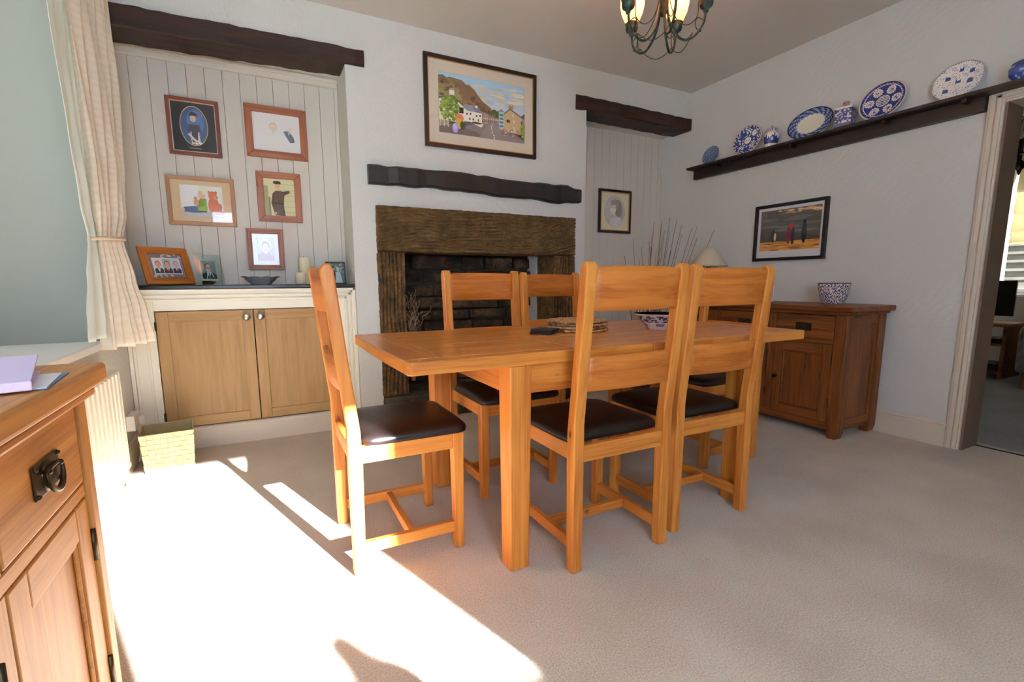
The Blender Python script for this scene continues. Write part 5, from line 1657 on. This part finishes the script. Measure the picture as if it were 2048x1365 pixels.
m.build('liner', plain('basket_liner', srgb(176, 160, 112), .9), bk)
m = MB(); e = t0
m.tube([(-e, -e, hb), (e, -e, hb), (e, e, hb), (-e, e, hb)], .0042, 8, closed=True); m.build('rim', BSK, bk)


# ------------------------------------------------------------------ chandelier over the table
CX_, CY_, CZ_ = 1.745, 1.785, 2.25
ch = thing('chandelier', (CX_, CY_, ZC), 0, 'lit verdigris metal chandelier with amber tulip shades over the table', 'chandelier')
dz = -ZC
MB().lathe([(0, 0), (.06, 0), (.058, -.012), (.03, -.028), (.012, -.034), (0, -.034)][::-1], n=28).build('ceiling_rose', VERDI, ch)
m = MB(); z = -.034; k = 0
while z > -.115:
    m.tube([((.006 * cos(a)) * (1 if k % 2 else 0), (.006 * cos(a)) * (0 if k % 2 else 1), z - .011 + .011 * sin(a)) for a in [2 * pi * q / 14 for q in range(14)]], .0018, 6, closed=True); z -= .017; k += 1
m.build('chain', VERDI, ch)
m = MB(); m.lathe([(0, -.12), (.014, -.125), (.018, -.14), (.010, -.155), (.009, -.2), (.016, -.215), (.009, -.23), (.006, -.25), (.006, 2.285 + dz), (.012, 2.28 + dz), (.015, 2.265 + dz), (.015, 2.235 + dz), (.011, 2.225 + dz), (0, 2.222 + dz)][::-1], n=24)
m.build('centre_column', VERDI, ch)


def bez(P, n=10):
    """catmull-rom through P"""
    out = []
    Q = [P[0]] + list(P) + [P[-1]]
    for i in range(1, len(Q) - 2):
        for k in range(n):
            t = k / n
            out.append(tuple(.5 * ((2 * Q[i][c]) + (-Q[i - 1][c] + Q[i + 1][c]) * t + (2 * Q[i - 1][c] - 5 * Q[i][c] + 4 * Q[i + 1][c] - Q[i + 2][c]) * t * t + (-Q[i - 1][c] + 3 * Q[i][c] - 3 * Q[i + 1][c] + Q[i + 2][c]) * t ** 3) for c in range(len(P[0]))))
    out.append(tuple(P[-1])); return out


for i in range(5):
    a = radians(26 + 72 * i)
    def RZ(P): return [(r * cos(a) - s * sin(a), r * sin(a) + s * cos(a), z + dz) for r, z, s in P]
    arm = MB()
    arm.tube(bez(RZ([(.012, 2.52, 0), (.030, 2.44, 0), (.020, 2.32, 0), (.018, 2.25, 0), (.040, 2.165, 0), (.088, 2.112, 0), (.135, 2.118, 0), (.172, 2.165, 0), (.182, 2.232, 0)])), .0056, 8)
    am = arm.build('arm', VERDI, ch)
    cup = MB(); cup.lathe([(0, 2.205 + dz), (.010, 2.21 + dz), (.012, 2.222 + dz), (.026, 2.232 + dz), (.030, 2.245 + dz), (.029, 2.258 + dz), (.033, 2.266 + dz), (.028, 2.270 + dz), (0, 2.262 + dz)], (.182 * cos(a), .182 * sin(a), 0), 24)
    cup.build('cup', VERDI, am)
    sc = MB()
    sc.tube(bez(RZ([(.018, 2.32, .0), (.05, 2.22, .006), (.10, 2.175, .008), (.145, 2.20, .006), (.150, 2.27, .004), (.168, 2.292, .0), (.176, 2.27, -.0)])), .0022, 6)
    sc.tube(bez(RZ([(.172, 2.18, 0), (.150, 2.196, .004), (.140, 2.180, .006), (.146, 2.150, .004), (.160, 2.140, .002)])), .0022, 6)
    e = RZ([(.162, 2.138, .002)])[0]; sc.ball(e, .0055, n=10)
    e2 = RZ([(.176, 2.266, 0)])[0]; sc.ball(e2, .0055, n=10)
    a2 = a + radians(72)
    p0 = Vector((.13 * cos(a), .13 * sin(a), 2.135 + dz)); p1 = Vector((.13 * cos(a2), .13 * sin(a2), 2.135 + dz)); mid = (p0 + p1) / 2
    sc.tube(bez([tuple(p0), tuple(p0 * .75 + p1 * .25 - Vector((0, 0, .035))), tuple(mid - Vector((0, 0, .048))), tuple(p0 * .25 + p1 * .75 - Vector((0, 0, .035))), tuple(p1)]), .0020, 6)
    sc.build('scroll', VERDI, ch)
    gl = MB(); gl.lathe([(.022, 2.262 + dz), (.036, 2.282 + dz), (.050, 2.315 + dz), (.057, 2.350 + dz), (.056, 2.385 + dz), (.050, 2.41 + dz), (.049, 2.418 + dz), (.054, 2.426 + dz)], (.182 * cos(a), .182 * sin(a), 0), 32)
    go = gl.build('lamp_shade', FROST, ch)
    bulb = MB(); bulb.ball((.182 * cos(a), .182 * sin(a), 2.325 + dz), .017, .017, .026, 14)
    EM = bpy.data.materials.get('lit_bulb')
    if EM is None:
        q = NT('lit_bulb'); q.set(Base_Color=(1, .8, .6, 1)); q.b.inputs['Emission Color'].default_value = (1, .62, .30, 1); q.b.inputs['Emission Strength'].default_value = 22; EM = q.m
    bulb.build('bulb', EM, ch)
    l = bpy.data.lights.new('bulb_light', 'POINT'); l.energy = .8; l.color = (1, .66, .38); l.shadow_soft_size = .024
    lo = bpy.data.objects.new('bulb_light', l); COL.objects.link(lo); lo.location = (CX_ + .182 * cos(a), CY_ + .182 * sin(a), 2.372)


# ------------------------------------------------------------------ the room beyond the doorway
RX = 7.45
OW = plaster('other_room_wall_paint', srgb(176, 170, 156), 20, .1, .002)
struct(box('floor_next_room', XR + .2, RX + .1, -1.2, 3.2, -.06, -.004, CARPET2))
struct(box('ceiling_next_room', XR + .2, RX + .1, -1.3, 3.3, 2.7, 2.8, CEIL))
b = MB(); b.box(XR + .2, RX + .3, 3.1, 3.3, 0, 2.7); b.box(XR + .2, RX + .3, -1.3, -1.2, 0, 2.7)
struct(b.build('wall_next_side', OW))
WA0, WA1, WB0, WB1 = .55, 2.36, .86, 2.30
b = MB(); b.box(RX, RX + .25, WA1, 3.3, 0, 2.7); b.box(RX, RX + .25, -1.3, WA0, 0, 2.7); b.box(RX, RX + .25, WA0, WA1, 0, WB0); b.box(RX, RX + .25, WA0, WA1, WB1, 2.7)
struct(b.build('wall_next_end', OW))
window('window_3', 0, RX + .12, WA0, WA1, WB0, WB1, [1.2], [.96])
BL = fabric('cream_roman_blind_cloth', srgb(214, 206, 176), srgb(206, 198, 168), 2, .55)
rb = thing('roman_blind', (RX - .03, 1.45, 2.45), 0, 'cream roman blind half lowered in the next room', 'blind')
m = MB(); pts = [(0, 0)]
zz = 0; fold = [(-.012, -.24), (.0, -.26), (-.02, -.48), (.0, -.50), (-.03, -.72), (.0, -.74), (-.045, -.90), (-.01, -.93), (-.05, -1.03), (-.012, -1.05)]
out = [(0, 0)] + [(x, z) for x, z in fold] + [(.004, -1.05), (.004, 0)]
m.prism(out, 1, -.80, .79); m.build('blind_cloth', BL, rb)
MB().box(-.01, .02, -.82, .81, 0, .03, .003).build('headrail', WHITE, rb)
struct(MB().box(RX - .05, RX + .08, WA0 - .04, WA1 + .04, WB0 - .03, WB0, .005).build('trim_next_sill', WHITE))

tvu = thing('tv_stand', (7.0, 2.16, -.004), 0, 'wooden television stand in the next room', 'stand')
W2 = RUST[1]
m = MB()
m.box(-.25, .25, -.20, .45, .54, .57, .004); m.build('top', wood('stand_top_oak', srgb(170, 120, 72), srgb(120, 78, 40), 1), tvu)
for _y in (-.19, .41): MB().box(-.24, .24, _y, _y + .03, 0, .54).build('side', W2, tvu)
m = MB(); m.box(-.24, .24, -.16, .41, .34, .36); m.box(-.24, .24, -.16, .41, .05, .08); m.build('shelf', W2, tvu)
o = MB().box(-.16, .14, -.12, .30, .36, .41, .004).box(-.18, .16, -.12, .34, .08, .14, .004).build('media_box', BLACK, tvu)
tv = thing('television', (6.98, 2.25, .567), radians(4), 'black flat television screen on the wooden stand', 'television')
MB().box(-.02, .02, -.24, .42, .07, .44, .006).build('screen', plain('black_screen', srgb(12, 12, 14), .15), tv)
MB().box(-.02, .02, .05, .13, .02, .08).box(-.08, .08, -.06, .24, .0, .02, .004).build('stand_foot', BLACK, tv)

ac = thing('armchair', (6.75, 1.40, -.004), radians(8), 'grey fabric armchair below the window in the next room', 'armchair')
GF = fabric('grey_upholstery', srgb(132, 124, 112), srgb(120, 112, 102), 4)
m = MB(); m.box(-.40, .30, -.30, .26, .16, .34, .04, 3); m.build('seat_base', GF, ac)
m = MB(); m.box(-.38, .22, -.27, .22, .345, .46, .05, 4); m.build('cushion', GF, ac)
for s in (-1, 1):
    m = MB(); y0 = s * .30 - .06 + (-.02 if s > 0 else 0)
    m.prism([(-.42, .16), (.32, .16), (.34, .72), (.1, .68), (-.30, .60), (-.42, .58), (-.46, .52), (-.44, .44)], 1, s * .335 - .075, s * .335 + .075, .03, 4); m.build('arm', GF, ac)
m = MB(); m.prism([(.14, .20), (.34, .16), (.46, .82), (.40, .88), (.30, .86)], 1, -.30, .30, .04, 4); m.build('backrest', GF, ac)
for x in (-.36, .28):
    for y in (-.34, .34): MB().hexa([(x - .018, y - .018, 0), (x + .018, y - .018, 0), (x + .018, y + .018, 0), (x - .018, y + .018, 0), (x - .026, y - .026, .17), (x + .026, y - .026, .17), (x + .026, y + .026, .17), (x - .026, y + .026, .17)]).build('leg', W2, ac)

c2 = thing('chandelier', (5.6, 1.70, 2.70), 0, 'black iron chandelier hanging in the next room', 'chandelier')
z0 = -2.70
m = MB(); z = 0; k = 0
while z > -.30:
    m.tube([((.012 * cos(q)) * (k % 2), (.012 * cos(q)) * ((k + 1) % 2), z - .02 + .02 * sin(q)) for q in [2 * pi * i / 12 for i in range(12)]], .0035, 6, closed=True); z -= .031; k += 1
m.build('chain', IRON, c2)
m = MB(); m.lathe([(0, 2.40 + z0), (.014, 2.39 + z0), (.020, 2.35 + z0), (.012, 2.33 + z0), (.007, 2.31 + z0), (.007, 1.98 + z0), (.03, 1.96 + z0), (.034, 1.93 + z0), (.015, 1.90 + z0), (.008, 1.87 + z0), (0, 1.86 + z0)][::-1], n=16); m.build('centre_column', IRON, c2)
for i in range(5):
    a = radians(-95 + 72 * i)
    R2 = lambda P: [(r * cos(a), r * sin(a), z + z0) for r, z in P]
    m = MB(); m.tube(bez(R2([(.02, 1.95), (.08, 1.90), (.17, 1.92), (.22, 1.99)]), 8), .008, 8)
    m.tube(bez(R2([(.006, 2.33), (.05, 2.26), (.055, 2.1), (.03, 1.98)]), 8), .0035, 6)
    am = m.build('arm', IRON, c2)
    cc = R2([(.22, 0)])[0]
    k = MB(); k.lathe([(0, 1.985 + z0), (.035, 1.99 + z0), (.036, 2.0 + z0), (.014, 2.0 + z0), (.014, 2.10 + z0), (0, 2.10 + z0)], (cc[0], cc[1], 0), 16); k.build('candle_tube', IRON, am)
    k = MB(); k.ball((cc[0], cc[1], 2.135 + z0), .018, .018, .035, 12); k.build('bulb', plain('unlit_bulb', srgb(190, 180, 160), .2) if 'ub' not in CACHE else CACHE['ub'], am)
    CACHE['ub'] = bpy.data.materials['unlit_bulb']

# neighbour's slate roof seen through that window, and the ground outside
nb = thing('neighbour_house', (12.0, 3.4, 0), 0, 'grey slate house roof seen through the next room window', 'house')
SL = NT('roof_slates'); _v = SL.coord(); _n = SL.n('ShaderNodeTexNoise'); _n.inputs['Scale'].default_value = 4; SL.l(_v, _n.inputs['Vector'])
SL.l(SL.ramp(_n.outputs[0], [(.3, srgb(104, 100, 90)), (.7, srgb(124, 120, 108))]), SL.b.inputs['Base Color']); SL.set(Roughness=.8); SL = SL.m
m = MB(); n = 13
for i in range(n):
    x0_, z0_ = i * .16, -.2 + i * .17
    m.hexa([(x0_ - .03, -5, z0_), (x0_ + .16, -5, z0_ + .16), (x0_ + .16, 5, z0_ + .16), (x0_ - .03, 5, z0_), (x0_ - .055, -5, z0_ + .02), (x0_ + .15, -5, z0_ + .185), (x0_ + .15, 5, z0_ + .185), (x0_ - .055, 5, z0_ + .02)])
m.build('roof', SL, nb)
MB().box(.3, 2.2, -4.8, 4.8, -3.0, -.02).build('house_wall', plain('render_wall', srgb(170, 164, 150), .9), nb)
struct(box('ground_outside', -40, 60, -40, 40, -3.2, -3.0, plain('outside_ground', srgb(150, 150, 138), .9)))

# carved bird on the near window's sill: its shadow falls on the sunlit carpet
bd = tag(MB().ball((.008, 0, .055), .088, .045, .070, 24).ball((-.012, 0, .140), .042, .036, .040, 20).ball((-.006, 0, .095), .052, .036, .06, 20)
         .box(-.04, .07, -.03, .03, 0, .008, .003).build('bird_ornament', plain('painted_wood', srgb(150, 140, 130), .6)), 'carved bird ornament on the sunny window sill', 'ornament')
bd.location = (1.105, YN - .045, 1.0205)
sp = struct(MB().box(NX0 - .06, NX1 + .06, YN - .1, YN + .0, NZ0 - .03, NZ0, .0).build('trim_near_sill', WHITE))
